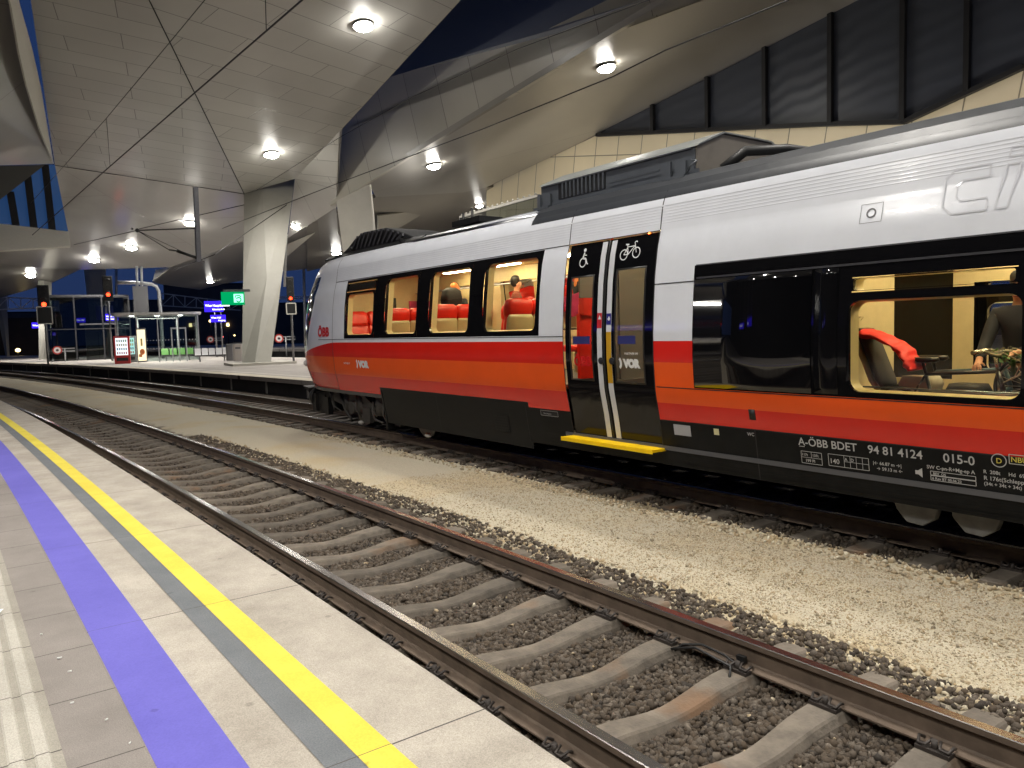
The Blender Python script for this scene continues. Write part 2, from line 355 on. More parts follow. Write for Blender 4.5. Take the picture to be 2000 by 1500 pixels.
def rail(X0, label, y1=150, y0=-6):
    prof = [(-.036, -.004), (-.031, 0), (.031, 0), (.036, -.004), (.0365, -.034), (.02, -.046), (.0085, -.056), (.0085, -.142), (.02, -.152), (.075, -.162), (.075, -.172), (-.075, -.172), (-.075, -.162), (-.02, -.152), (-.0085, -.142), (-.0085, -.056), (-.02, -.046), (-.0365, -.034)]
    ys = list(np.arange(y0, 40, .5))+list(np.arange(40, y1, 2.)); vs = []; f1 = []; f2 = []; n = len(prof)
    for y in ys: vs += [(X0+bend(y)+p, y, q) for p, q in prof]
    for i in range(len(ys)-1):
        for k in range(n):
            f = (i*n+k, i*n+(k+1) % n, (i+1)*n+(k+1) % n, (i+1)*n+k); (f2 if k in (0, 1, 2) else f1).append(f)
    b = MB(); b.add(vs, f1, 0); b.add(vs, f2, 1); o = b.build('rail', [RAILM, HEADM]); props(o, label, 'rail')
    return o
rail(2.4965, 'worn steel rail beside the near platform edge'); rail(4.0035, 'worn steel rail of the empty track beside the pale gravel')
rail(7.3965, 'near steel rail of the track under the train'); rail(8.9035, 'rusty far rail of the train track close to the opposite platform')
# signalling cable clipped to the rail foot of the near track
b = MB(); b.tube([(3.85, 2.9, -.22), (3.89, 2.95, -.15), (3.91, 3.1, -.12), (3.93, 3.3, -.12), (3.91, 3.45, -.16), (3.85, 3.5, -.22)], .009, 6)
b.tube([(3.76, 2.95, -.2), (3.84, 3.0, -.14), (3.86, 3.3, -.12), (3.84, 3.5, -.19)], .009, 6)
b.box((3.95, 3.0, -.12), (.03, .06, .04)); props(b.build('rail_bond_cable', RUBBER), 'black bond cable looped against the inside of the rail by the gravel', 'cable')
b = MB()
for dx, dy, rr in ((0, 0, .03), (.05, .03, .022), (.03, -.02, .02)): b.ball((2.28+dx, 2.47+dy, -.11), rr, (1.3, .8, .7), 8)
props(b.build('crumpled_paper', mat('paper', (.8, .8, .78), .8)), 'crumpled white paper scrap lying between rail and platform edge', 'litter')

# ---- near platform
def plat_mat(name, lo, hi, scale=2., jy=(1.95, .49), jx=None, rough=.8, jw=.008, fine=220, stain=True, fa=(.8, 1.15)):
    """mottled concrete with slab joints at fixed spacing along the platform"""
    m = bpy.data.materials.new(name); m.use_nodes = True; n = m.node_tree.nodes; l = m.node_tree.links; p = n['Principled BSDF']; tc = n.new('ShaderNodeTexCoord')
    a = n.new('ShaderNodeTexNoise'); a.inputs['Scale'].default_value = scale; a.inputs['Detail'].default_value = 9; a.inputs['Roughness'].default_value = .7; l.new(tc.outputs['Object'], a.inputs['Vector'])
    r = n.new('ShaderNodeValToRGB'); r.color_ramp.elements[0].position = .3; r.color_ramp.elements[1].position = .7
    r.color_ramp.elements[0].color = (*lo, 1); r.color_ramp.elements[1].color = (*hi, 1); l.new(a.outputs['Fac'], r.inputs[0])
    g = n.new('ShaderNodeTexNoise'); g.inputs['Scale'].default_value = fine; g.inputs['Detail'].default_value = 3; l.new(tc.outputs['Object'], g.inputs['Vector'])
    mr = n.new('ShaderNodeMapRange'); mr.inputs['From Min'].default_value = .35; mr.inputs['From Max'].default_value = .65; mr.inputs['To Min'].default_value = fa[0]; mr.inputs['To Max'].default_value = fa[1]; l.new(g.outputs['Fac'], mr.inputs['Value'])
    mu = n.new('ShaderNodeMixRGB'); mu.blend_type = 'MULTIPLY'; mu.inputs[0].default_value = 1; l.new(r.outputs[0], mu.inputs[1]); l.new(mr.outputs[0], mu.inputs[2])
    last = mu.outputs[0]
    if stain:   # small dark spots (gum, drips)
        v = n.new('ShaderNodeTexVoronoi'); v.inputs['Scale'].default_value = 3.3; l.new(tc.outputs['Object'], v.inputs['Vector'])
        nz = n.new('ShaderNodeTexNoise'); nz.inputs['Scale'].default_value = 30; l.new(tc.outputs['Object'], nz.inputs['Vector'])
        ad = n.new('ShaderNodeMath'); ad.operation = 'MULTIPLY_ADD'; ad.inputs[1].default_value = .08; l.new(nz.outputs['Fac'], ad.inputs[0]); l.new(v.outputs['Distance'], ad.inputs[2])
        s2 = n.new('ShaderNodeMapRange'); s2.inputs['From Min'].default_value = .085; s2.inputs['From Max'].default_value = .11; s2.inputs['To Min'].default_value = .72; s2.inputs['To Max'].default_value = 1; l.new(ad.outputs[0], s2.inputs['Value'])
        m3 = n.new('ShaderNodeMixRGB'); m3.blend_type = 'MULTIPLY'; m3.inputs[0].default_value = 1; l.new(last, m3.inputs[1]); l.new(s2.outputs[0], m3.inputs[2]); last = m3.outputs[0]
    sp = n.new('ShaderNodeSeparateXYZ'); l.new(tc.outputs['Object'], sp.inputs[0]); masks = []
    def joint(sock, period, off, wdt):
        x = n.new('ShaderNodeMath'); x.operation = 'SUBTRACT'; x.inputs[1].default_value = off-period*200; l.new(sock, x.inputs[0])
        y = n.new('ShaderNodeMath'); y.operation = 'PINGPONG'; y.inputs[1].default_value = period/2; l.new(x.outputs[0], y.inputs[0])
        z = n.new('ShaderNodeMath'); z.operation = 'LESS_THAN'; z.inputs[1].default_value = wdt/2; l.new(y.outputs[0], z.inputs[0]); return z.outputs[0]
    last_mask = joint(sp.outputs[1], jy[0], jy[1], jw)
    if jx:
        jm = joint(sp.outputs[0], jx[0], jx[1], jw); mxx = n.new('ShaderNodeMath'); mxx.operation = 'MAXIMUM'; l.new(last_mask, mxx.inputs[0]); l.new(jm, mxx.inputs[1]); last_mask = mxx.outputs[0]
    fin = n.new('ShaderNodeMixRGB'); fin.inputs[2].default_value = (.06, .05, .045, 1); l.new(last_mask, fin.inputs[0]); l.new(last, fin.inputs[1]); l.new(fin.outputs[0], p.inputs['Base Color'])
    hb = n.new('ShaderNodeMath'); hb.operation = 'SUBTRACT'; l.new(g.outputs['Fac'], hb.inputs[0]); l.new(last_mask, hb.inputs[1])
    bp = n.new('ShaderNodeBump'); bp.inputs['Strength'].default_value = .35; bp.inputs['Distance'].default_value = .004; l.new(hb.outputs[0], bp.inputs['Height']); l.new(bp.outputs[0], p.inputs['Normal'])
    p.inputs['Roughness'].default_value = rough; return m
PH = .534
PSLAB = plat_mat('platform_slab', (.27, .24, .2), (.45, .41, .35))
PTILE = plat_mat('platform_paver', (.185, .165, .15), (.25, .225, .205), jy=(.6, .0), jw=.007)
PBLUE = plat_mat('blue_marking', (.095, .085, .39), (.13, .115, .47), scale=1.2, jw=.003, fine=120, fa=(.94, 1.04))
PYEL = plat_mat('yellow_marking', (.58, .47, .045), (.70, .59, .07), scale=3, jw=.004, fine=120, fa=(.93, 1.04))
PGREY = plat_mat('grey_marking', (.105, .115, .125), (.155, .165, .175), scale=3, jw=.005, fine=160)
PTAC = plat_mat('tactile_strip', (.34, .32, .275), (.46, .435, .38), jy=(.6, .17), jw=.006)
def ribbon_solid(name, x0, x1, zt, zb, y0, y1, m, step=.5):
    ys = list(np.arange(y0, min(30, y1), step))+list(np.arange(min(30, y1), y1+.1, 2.)); vs = []; fs = []
    for y in ys:
        b_ = bend(y) if y > 0 else 0; vs += [(x0+b_, y, zt), (x1+b_, y, zt), (x1+b_, y, zb), (x0+b_, y, zb)]
    for i in range(len(ys)-1):
        for k in range(4): fs.append((4*i+k, 4*i+(k+1) % 4, 4*i+4+(k+1) % 4, 4*i+4+k))
    fs += [(0, 1, 2, 3), tuple(4*(len(ys)-1)+k for k in (3, 2, 1, 0))]
    b = MB(); b.add(vs, fs); o = b.build(name, m); props(o, kind='structure'); return o
ribbon_solid('platform', -9, 1.611, PH, PH-.14, -12, 140, PSLAB)
ribbon_solid('platform_base', -9, 1.45, PH-.141, -.6, -12, 140, mat('platform_wall', (.06, .055, .05), .85, noise_amt=.3))
def painted(name, x0, x1, m, z=.004): return strip(name, x0, x1, PH+z, -6, 120, m, step=.5)
painted('yellow_line', 1.071, 1.202, PYEL); painted('grey_line', .953, 1.068, PGREY); painted('blue_line', .494, .748, PBLUE)
painted('paving', -9, .494-.003, PTILE, .002)
painted('tactile_base', -.06, .245, plat_mat('tactile_bed', (.24, .22, .185), (.33, .31, .26), jy=(.6, .17)), .004)
def ribs():
    b = MB()
    for x in (.185, .105, .03, -.045):
        ys = list(np.arange(-4, 24, .5))+list(np.arange(24, 60, 2.)); vs = []; fs = []
        for y in ys:
            c = x+bend(y) if y > 0 else x; vs += [(c-.026, y, PH+.004), (c-.019, y, PH+.0095), (c+.019, y, PH+.0095), (c+.026, y, PH+.004)]
        for i in range(len(ys)-1):
            for k in range(3): fs.append((4*i+k, 4*i+k+1, 4*i+5+k, 4*i+4+k))
        b.add(vs, fs)
    props(b.build('tactile_ribs', PTAC), kind='structure')
ribs()
b = MB()
for x, y, s in ((.13, 5.05, .05), (.32, 4.1, .02), (.34, 3.9, .016), (.40, 3.3, .012), (.28, 4.5, .012), (.44, 3.05, .01), (.31, 3.55, .014)):
    b.box((x, y, PH+.009), (s, s*.3, .005), rz=x*9)
props(b.build('litter_scraps', mat('paper', (.8, .8, .78), .8)), 'tiny white paper scraps on the grey paving by the tactile ribs', 'litter', kind='stuff')

# ---- opposite platform (island) and the one beyond
FH = .40
FEDGE = mat('far_platform_edge', (.50, .45, .36), .8, noise_amt=.08); FTOP = plat_mat('far_paving', (.30, .27, .25), (.40, .37, .34), scale=.5, jy=(2.4, 0), jx=(2.4, 0), jw=.02, fine=40)
FWALL = mat('far_platform_wall', (.035, .035, .035), .85, noise_amt=.5, noise_scale=1.2)
ribbon_solid('platform', 10.8, 23.2, FH, FH-.16, -12, 190, FTOP)
ribbon_solid('platform_base', 10.95, 23.0, FH-.161, -.6, -12, 190, FWALL)
strip('platform_edge_line', 10.8, 11.5, FH+.004, -12, 190, FEDGE, step=2); strip('platform_edge_line', 11.9, 12.0, FH+.004, -12, 190, mat('far_white_line', (.7, .68, .6), .7), step=2)
for y in np.arange(4, 90, 3.7):
    s_ = bend(y)
    b = MB(); b.box((10.94+s_, y, .0), (.06, .12, .5)); props(b.build('concrete_post', mat('riser_post', (.3, .29, .26), .8)), 'pale concrete post in the dark side wall of the opposite platform', 'post', 'posts in the side wall of the opposite platform')
ribbon_solid('platform', 33.5, 60, .62, .4, 0, 230, FTOP); ribbon_solid('platform_base', 33.7, 59, .399, -.6, 0, 230, FWALL)
strip('platform_edge_line', 33.5, 34.6, .624, 0, 230, FEDGE, step=3)

# ================================================================== STATION ROOF
def panel_mat(name, c, rough=.32, bw=3.0, rh=1.0, mortar=.012, metal=0., dark=.35, var=.05, off=.5):
    m = bpy.data.materials.new(name); m.use_nodes = True; n = m.node_tree.nodes; l = m.node_tree.links; p = n['Principled BSDF']
    uv = n.new('ShaderNodeUVMap'); b = n.new('ShaderNodeTexBrick'); l.new(uv.outputs[0], b.inputs['Vector'])
    b.inputs['Scale'].default_value = 1; b.inputs['Brick Width'].default_value = bw; b.inputs['Row Height'].default_value = rh; b.inputs['Mortar Size'].default_value = mortar
    b.inputs['Mortar Smooth'].default_value = .2; b.offset = off; b.inputs['Color1'].default_value = (*[v*(1-var) for v in c], 1); b.inputs['Color2'].default_value = (*[v*(1+var) for v in c], 1)
    b.inputs['Mortar'].default_value = (*[v*dark for v in c], 1)
    no = n.new('ShaderNodeTexNoise'); no.inputs['Scale'].default_value = .35; no.inputs['Detail'].default_value = 5; l.new(uv.outputs[0], no.inputs['Vector'])
    mr = n.new('ShaderNodeMapRange'); mr.inputs['To Min'].default_value = .86; mr.inputs['To Max'].default_value = 1.12; l.new(no.outputs['Fac'], mr.inputs['Value'])
    mu = n.new('ShaderNodeMixRGB'); mu.blend_type = 'MULTIPLY'; mu.inputs[0].default_value = 1; l.new(b.outputs['Color'], mu.inputs[1]); l.new(mr.outputs[0], mu.inputs[2]); l.new(mu.outputs[0], p.inputs['Base Color'])
    bp = n.new('ShaderNodeBump'); bp.inputs['Strength'].default_value = .6; bp.inputs['Distance'].default_value = .02; bp.invert = True; l.new(b.outputs['Fac'], bp.inputs['Height']); l.new(bp.outputs[0], p.inputs['Normal'])
    p.inputs['Roughness'].default_value = rough; p.inputs['Metallic'].default_value = metal; return m
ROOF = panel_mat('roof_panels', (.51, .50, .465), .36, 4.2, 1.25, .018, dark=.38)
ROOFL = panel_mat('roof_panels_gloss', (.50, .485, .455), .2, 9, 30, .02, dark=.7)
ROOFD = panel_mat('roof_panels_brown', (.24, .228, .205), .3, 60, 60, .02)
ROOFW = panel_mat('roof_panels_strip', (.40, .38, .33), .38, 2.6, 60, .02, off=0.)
WARM = panel_mat('warm_wall_panels', lin((236, 224, 195)), .5, 1.9, 60, .03, dark=.35, off=0., var=.02)
WALLC = mat('pillar_concrete', (.30, .29, .255), .6, noise_amt=.07, noise_scale=.9, bump=.15)
LITE = mat('light_soffit', (.62, .6, .54), .45, noise_amt=.05)
DARKR = mat('dark_skylight', (.16, .175, .215), .45)
def PT(a):
    x, y, k, v = a
    return onZ(x, y, v) if k == 'z' else onT(x, y, v) if k == 't' else onX(x, y, v) if k == 'x' else hit(x, y, v)
def plane(*a):
    P = [PT(q) for q in a]; n = (P[1]-P[0]).cross(P[2]-P[0]).normalized(); return (P[0], n)
def hit(x, y, pl): d = ray(x, y); return CAM+d*((pl[0]-CAM).dot(pl[1])/d.dot(pl[1]))
def facet(name, px, pl, m, parent, th=.25, udir=None, lab=None):
    P = [hit(x, y, pl) for x, y in px]; n = pl[1].copy()
    if (P[0]-CAM).dot(n) < 0: n = -n
    b = MB(); b.prism(P, n*th); o = b.build(name, m, parent, world=True, weld=False)
    c = Vector(P[0])
    if udir: a0, a1 = hit(*udir[0], pl), hit(*udir[1], pl); u = (a1-a0).normalized()
    else: u = n.orthogonal().normalized(); a0 = c
    v = n.cross(u); uvl = o.data.uv_layers.new(name='UVMap'); off = parent.location
    for lp in o.data.loops:
        q = o.data.vertices[lp.vertex_index].co+off-a0; uvl.data[lp.index].uv = (q.dot(u), q.dot(v))
    if lab: o['label'] = lab
    return o
A2 = plane((477, 378, 'z', 11), (664, 256, 'z', 13), (292, 0, 'z', 14))
A1 = plane((477, 378, 'p', A2), (292, 0, 'p', A2), (107, 322, 'z', 12.3))
B_ = plane((477, 378, 'p', A2), (107, 322, 'p', A1), (200, 527, 'z', 8.))
B2 = plane((155, 527, 'p', B_), (-100, 512, 'p', B_), (0, 582, 'z', 6.8))
C_ = plane((333, 522, 'p', B_), (478, 470, 'p', B_), (391, 566, 'z', 7.3))
E1 = plane((576, 349, 'p', A2), (664, 256, 'p', A2), (657, 405, 't', 50))
E2 = plane((562, 465, 't', 60), (657, 405, 'p', E1), (600, 520, 't', 75))
F2 = plane((1676, 0, 'x', 32), (1184, 252, 'x', 32), (1182, 128, 'z', 13.3))
F1 = plane((1304, 0, 'p', F2), (800, 306, 'p', F2), (1000, 60, 'z', 15))
G_ = plane((800, 139, 'p', F1), (1256, 0, 'p', F1), (1000, 0, 'z', 18))
J_ = plane((905, 376, 'p', F2), (734, 385, 'p', F2), (850, 470, 't', 75))
can = empty('station_canopy', onZ(500, 705, FH), 'beige faceted panelled roof canopy above the near tracks and opposite platform', 'roof')
facet('roof_soffit', [(292, 0), (477, 378), (576, 349), (664, 256), (900, 0), (1269, -400), (96, -400)], A2, ROOF, can, udir=((500, 150), (600, 178)))
facet('roof_soffit', [(60, 0), (107, 322), (477, 378), (292, 0), (96, -400), (2, -400)], A1, ROOF, can, udir=((150, 150), (250, 170)))
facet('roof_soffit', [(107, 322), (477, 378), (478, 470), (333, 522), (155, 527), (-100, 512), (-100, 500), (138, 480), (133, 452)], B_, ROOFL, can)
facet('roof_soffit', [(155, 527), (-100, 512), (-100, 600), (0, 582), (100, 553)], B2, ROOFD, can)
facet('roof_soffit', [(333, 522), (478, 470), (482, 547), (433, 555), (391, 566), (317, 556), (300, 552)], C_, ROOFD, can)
facet('roof_fin', [(298, 549), (304, 527), (333, 522)], plane((298, 549, 't', 74), (304, 527, 't', 74), (333, 522, 't', 72)), LITE, can, .1)
facet('roof_soffit', [(576, 349), (664, 256), (657, 358)], E1, ROOF, can, udir=((590, 340), (650, 346)))
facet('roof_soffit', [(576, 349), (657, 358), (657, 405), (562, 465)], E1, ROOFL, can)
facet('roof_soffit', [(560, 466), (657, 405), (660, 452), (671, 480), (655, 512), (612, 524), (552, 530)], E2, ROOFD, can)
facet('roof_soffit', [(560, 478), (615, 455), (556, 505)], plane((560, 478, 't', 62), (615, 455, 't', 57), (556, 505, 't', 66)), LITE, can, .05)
# overhead continuation (above and behind the camera)
b = MB(); b.prism([(-22, -34, 13.5), (16, -34, 14.5), (15, 13, 15), (-3, 13.5, 14.2), (-22, 13, 13)], (0, 0, .3)); b.build('roof_soffit', ROOF, can, world=True)
b = MB(); b.prism([(-45, 13.2, 13.5), (-22.2, 13.2, 13.0), (-3.2, 13.7, 14.2), (-1.5, 22, 14.6), (-1.5, 110, 12), (-45, 110, 12)], (0, 0, .3)); b.build('roof_soffit', ROOF, can, world=True)  # unseen roof slab added to keep sky out of the train window reflections
p0, p1 = hit(292, 0, A2), hit(477, 378, A2); pz = Vector((0, 0, -.03)); b = MB(); b.bar(p1+pz, p0+(p0-p1)*.6+pz, .04, .03); b.build('panel_joint', SEAM, can, world=True)
p0, p1 = hit(477, 378, A2), hit(107, 322, A1); b = MB(); b.bar(p0+pz, p1+pz, .03, .03); b.build('panel_joint', SEAM, can, world=True)

can2 = empty('station_canopy', onX(1166, 400, 32), 'dark brown and grey folded roof canopy behind and above the train', 'roof'); can2.location.z = 0
facet('roof_soffit', [(650, 262), (664, 256), (760, 151), (800, 139), (1082, 57), (1256, 0), (2000, -234), (1798, -300), (1304, 0), (800, 306), (645, 402)], F1, ROOFW, can2, udir=((938, 222), (1112, 114)))
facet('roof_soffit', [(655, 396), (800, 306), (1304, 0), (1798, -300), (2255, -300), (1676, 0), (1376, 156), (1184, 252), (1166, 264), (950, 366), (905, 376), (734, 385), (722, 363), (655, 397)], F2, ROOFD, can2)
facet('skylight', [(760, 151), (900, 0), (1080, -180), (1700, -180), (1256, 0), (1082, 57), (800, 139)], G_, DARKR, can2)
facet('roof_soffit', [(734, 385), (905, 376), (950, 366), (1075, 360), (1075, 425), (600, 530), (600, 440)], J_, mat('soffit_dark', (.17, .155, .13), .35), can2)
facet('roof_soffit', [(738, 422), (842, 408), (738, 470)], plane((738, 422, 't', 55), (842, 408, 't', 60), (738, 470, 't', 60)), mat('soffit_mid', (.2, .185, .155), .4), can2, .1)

can3 = empty('station_canopy', onZ(20, 705, FH), 'grey glossy roof corner with a slanted row of blue windows', 'roof')
L1 = plane((105, 320, 'z', 11.5), (0, 325, 'z', 10.6), (0, 0, 'z', 13))
facet('roof_soffit', [(22, 10), (37, 100), (52, 167), (77, 250), (105, 320), (-100, 326), (-100, -300), (-20, -300), (10, -40)], L1, ROOFL, can3)
facet('roof_fin', [(10, -40), (30, -40), (38, 5), (63, 95), (80, 170), (105, 320), (77, 250), (52, 167), (37, 100), (22, 10)], plane((105, 320, 'z', 11.5), (22, 10, 'z', 12.6), (38, 5, 'z', 13.4)), LITE, can3, .06)
LW = plane((107, 322, 't', 46), (133, 452, 't', 46), (-60, 436, 't', 44))
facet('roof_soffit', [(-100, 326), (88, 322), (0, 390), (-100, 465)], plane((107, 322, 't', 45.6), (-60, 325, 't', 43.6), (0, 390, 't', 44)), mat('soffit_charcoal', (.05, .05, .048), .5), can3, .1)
BLUEG = mat('dusk_window_glass', (.02, .05, .12), .08, emit=(.02, .06, .17), estr=.35)
facet('window', [(88, 322), (107, 322), (133, 452), (0, 436), (-60, 428), (0, 390)], LW, BLUEG, can3, .05)
for xa, ya, xb, yb in ((20, 375, 31, 440), (54, 345, 66, 444), (88, 322, 102, 449)):
    b = MB(); p0, p1 = hit(xa, ya, LW), hit(xb, yb, LW); d = (CAM-p0).normalized()*.12; b.bar(p0+d, p1+d, .32, .2, up=d); b.build('mullion', SEAM, can3, world=True)
facet('roof_fascia', [(-60, 427), (0, 437), (133, 452), (138, 480), (30, 487), (-60, 492)], plane((133, 452, 't', 45.8), (-60, 430, 't', 43.6), (138, 480, 't', 44.5)), LITE, can3, .1)

b = MB(); b.box((42, 38, 27), (64, 90, .5)); b.build('roof_deck', mat('roof_deck_dark', (.32, .34, .4), .7), can2, world=True)
# unseen dark block added behind the near platform, keeps sky out of reflections
e = empty('building', (-30, 20, -.6), 'unseen dark block added behind the near platform to darken reflections', 'building'); b = MB(); b.box((0, 0, 9), (6, 150, 18)); b.build('walls', mat('dark_sky_block', (.03, .03, .03), .8, noise_amt=.3), e)
# ---- glazed gable wall and warm panelled wall on the far right
gw = empty('glazed_wall', (32, 22, 0), 'tall dark glazed gable wall with slanted dark mullions behind the train', 'glass wall')
def waveglass():
    m = mat('night_glass', (.045, .052, .07), .4); n = m.node_tree.nodes; l = m.node_tree.links; p = n['Principled BSDF']
    tc = n.new('ShaderNodeTexCoord'); mp = n.new('ShaderNodeMapping'); mp.inputs['Rotation'].default_value = (R_(8), 0, 0); l.new(tc.outputs['Object'], mp.inputs[0])
    wv = n.new('ShaderNodeTexWave'); wv.bands_direction = 'Z'; wv.inputs['Scale'].default_value = .45; wv.inputs['Distortion'].default_value = 7; wv.inputs['Detail'].default_value = 2; wv.inputs['Detail Scale'].default_value = .6
    l.new(mp.outputs[0], wv.inputs[0]); bp = n.new('ShaderNodeBump'); bp.inputs['Strength'].default_value = .14; bp.inputs['Distance'].default_value = .1; l.new(wv.outputs['Fac'], bp.inputs['Height']); l.new(bp.outputs[0], p.inputs['Normal']); return m
NG = waveglass(); X32 = (Vector((32, 0, 0)), Vector((1, 0, 0))); X33 = (Vector((31.9, 0, 0)), Vector((1, 0, 0)))
top = [(1166, 264), (1184, 252), (1376, 156), (1676, 0), (2255, -300)]; bot = [(1166, 264), (1600, 243), (1766, 238), (2000, 130), (2400, -60)]
def ip(L, x): return np.interp(x, [q[0] for q in L], [q[1] for q in L])
mx_ = [1166, 1280, 1387, 1499, 1627, 1769, 1895, 2060, 2250]
for a_, c_ in zip(mx_[:-1], mx_[1:]):
    xs_ = sorted({a_, c_, *[q for q in (1184, 1376, 1676, 1600, 1766, 2000) if a_ < q < c_]})
    facet('window', [(x, ip(top, x)) for x in xs_]+[(x, ip(bot, x)) for x in reversed(xs_) if ip(bot, x)-ip(top, x) > .5], X32, NG, gw, .05)
for x in mx_[1:-1]:
    p0, p1 = hit(x-3, ip(top, x-3), X32), hit(x, ip(bot, x), X32); b = MB(); b.box(((p0.x-.15), (p0.y+p1.y)/2, (p0.z+p1.z)/2), (.22, .2, p0.z-p1.z)); b.build('mullion', SEAM, gw, world=True)
for (xa, xb) in ((1166, 1600), (1600, 1766), (1766, 2000)):
    p0, p1 = hit(xa, ip(bot, xa), X33), hit(xb, ip(bot, xb), X33); b = MB(); b.bar(p0, p1, .25, .18); b.build('window_sill', SEAM, gw, world=True)
ww = empty('panelled_wall', (32.2, 22, 0), 'warmly lit beige panel wall under the dark glazing behind the train', 'wall')
facet('wall_panels', [(950, 366), (1166, 264), (1600, 243), (1766, 238), (2000, 130), (2400, -60), (2400, 560), (950, 470)], (Vector((32.1, 0, 0)), Vector((1, 0, 0))), WARM, ww, .2, udir=((1300, 300), (1400, 297)))
# ---- pillars
def loft(name, rings, m, parent=None, world=True, mb=None, mi=0):
    b = mb or MB(); n = len(rings[0]); vs = [v for r in rings for v in r]; fs = []
    for i in range(len(rings)-1):
        for k in range(n): fs.append((i*n+k, i*n+(k+1) % n, (i+1)*n+(k+1) % n, (i+1)*n+k))
    fs += [tuple(range(n)), tuple(range((len(rings)-1)*n, len(rings)*n))[::-1]]; b.add(vs, fs, mi)
    return b if mb else b.build(name, m, parent, world=world)
def pillar(px_bot, px_top, t0, ttop, depth, label, base=None, lo=FH):
    c = onT(sum(p[0] for p in px_bot)/len(px_bot), 705, t0); e = empty('roof_pillar', (c.x, c.y, lo), label, 'pillar')
    fw = Vector((c.x, c.y, 0)).normalized()
    def ring(px, tt, z=None):
        f = []
        for i, (x, y) in enumerate(px):
            q = onT(x, y, tt-(.45 if 0 < i < len(px)-1 else 0)); 
            if z is not None: q.z = z
            f.append(q)
        bk = [f[-1]+fw*depth*.9-(f[-1]-f[0])*.12, f[0]+fw*depth*.9+(f[-1]-f[0])*.12]
        return f+bk
    rs = [ring(px_bot, t0, lo), ring(px_top, ttop)]
    mid = [a.lerp(b_, .45) for a, b_ in zip(*rs)]
    mid[1] = mid[1]*1.0+(mid[2]-mid[1])*.35
    loft('shaft', [rs[0], mid, rs[1]], WALLC, e)
    if base:
        q = [Vector((c.x+dx, c.y+dy, lo+.004)) for dx, dy in base]; b = MB(); b.prism(q, (0, 0, .13)); b.build('plinth', CONC, e, world=True)
    return e
pillar([(472, 700), (497, 704), (528, 700)], [(477, 376), (512, 366), (576, 347)], 45.4, 51.9, 1.6, 'large pale faceted concrete pillar widening upwards, beside the green sign', base=[(-1.6, -1.2), (1.9, -1.3), (2.0, 1.3), (-1.3, 1.6)])
pillar([(76, 702), (84, 702), (100, 701)], [(74, 540), (84, 540), (101, 540)], 82, 84, 1.2, 'slim pale concrete pillar behind the leftmost red signal')
pillar([(184, 700), (190, 700), (207, 700)], [(163, 520), (174, 520), (207, 520)], 97, 100, 1.5, 'leaning pale pillar rising behind the glass lift enclosure')
pillar([(11, 695), (14, 695), (19, 695)], [(-16, 560), (-8, 560), (12, 560)], 112, 113, 1.2, 'leaning pale pillar at the far left edge beside the lattice gantry')
_pb = onT(715, 640, 42.5); e = empty('roof_pillar', (_pb.x, _pb.y, FH), 'broad grey roof pillar with a bright narrow edge behind the train cab', 'pillar')
loft('shaft', [[onT(x, y, t) for x, y, t in ((690, 650, 42), (745, 650, 42), (752, 650, 43.2), (700, 650, 43.2))], [onT(x, y, t) for x, y, t in ((657, 392, 42), (722, 360, 42), (725, 360, 43.2), (660, 392, 43.2))]], mat('pillar_grey', (.5, .48, .42), .6, noise_amt=.08, noise_scale=.8), e)
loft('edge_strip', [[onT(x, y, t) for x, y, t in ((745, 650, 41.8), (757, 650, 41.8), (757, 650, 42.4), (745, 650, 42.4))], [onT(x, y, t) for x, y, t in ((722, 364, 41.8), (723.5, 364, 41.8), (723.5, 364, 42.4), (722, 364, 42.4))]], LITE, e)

# ================================================================== LAMPS
LG = emitter('lamp_lens', (1., .96, .88), 80)
def lampfix(pos, nrm, label, power=2200, r=.4, hidden=False, col=(1., .955, .885), tilt=None):
    n = nrm if (CAM-pos).dot(nrm) > 0 or hidden else -nrm
    if n.z > 0 and not hidden: n = -n
    e = empty('ceiling_lamp', pos, label, 'ceiling lamp', 'round ceiling lamps under the station roof')
    q = n.to_track_quat('Z', 'Y').to_matrix()
    b = MB(); b.cyl((0, 0, 0), q @ Vector((0, 0, .1)), r*1.04, 20); b.build('lamp_housing', GREYM, e)
    b = MB(); b.ball(q @ Vector((0, 0, .1)), r, (1, 1, .45), 16); b.build('lamp_lens', LG, e)
    ld = bpy.data.lights.new('lamp_light', 'SPOT'); ld.energy = power*LAMP; ld.spot_size = R_(150); ld.spot_blend = 1.; ld.shadow_soft_size = .22; ld.color = col
    lo = bpy.data.objects.new('lamp_light', ld); COL.objects.link(lo); lo.parent = e; lo.location = q @ Vector((0, 0, .38))
    lo.rotation_euler = (-Vector((0, 0, -1))).to_track_quat('Z', 'Y').to_euler() if False else Vector((0, 0, 1)).to_track_quat('Z', 'Y').to_euler()
    return e
def lp(x, y, pl, label, **k):
    p = hit(x, y, pl); return lampfix(p, pl[1], label, **k)
lp(708, 47, A2, 'largest bright round lamp high in the beige panelled ceiling')
lp(529, 299, A2, 'bright round lamp just above the large faceted pillar', power=1300)
lp(1182, 128, F2, 'bright round lamp in the brown ceiling above the train roof unit')
lp(846, 321, F2, 'round lamp in the brown ceiling above the train cab roof')
lp(372, 434, B_, 'round lamp beside the hanging catenary mast', power=1800)
lp(257, 482, B_, 'round lamp in the glossy ceiling, second from the catenary mast', power=1800)
lp(184, 506, B_, 'round lamp in the glossy ceiling, third from the catenary mast', power=1800)
lp(60, 536, B2, 'round lamp above the leftmost red signal', power=1800)
lp(410, 549, C_, 'small bluish round lamp above the blue station sign', power=1200, r=.3)
lp(580, 439, E2, 'small round lamp right of the large pillar', power=1500)
lp(657, 493, E2, 'round lamp at the edge of the cab roof fairing', power=1500)
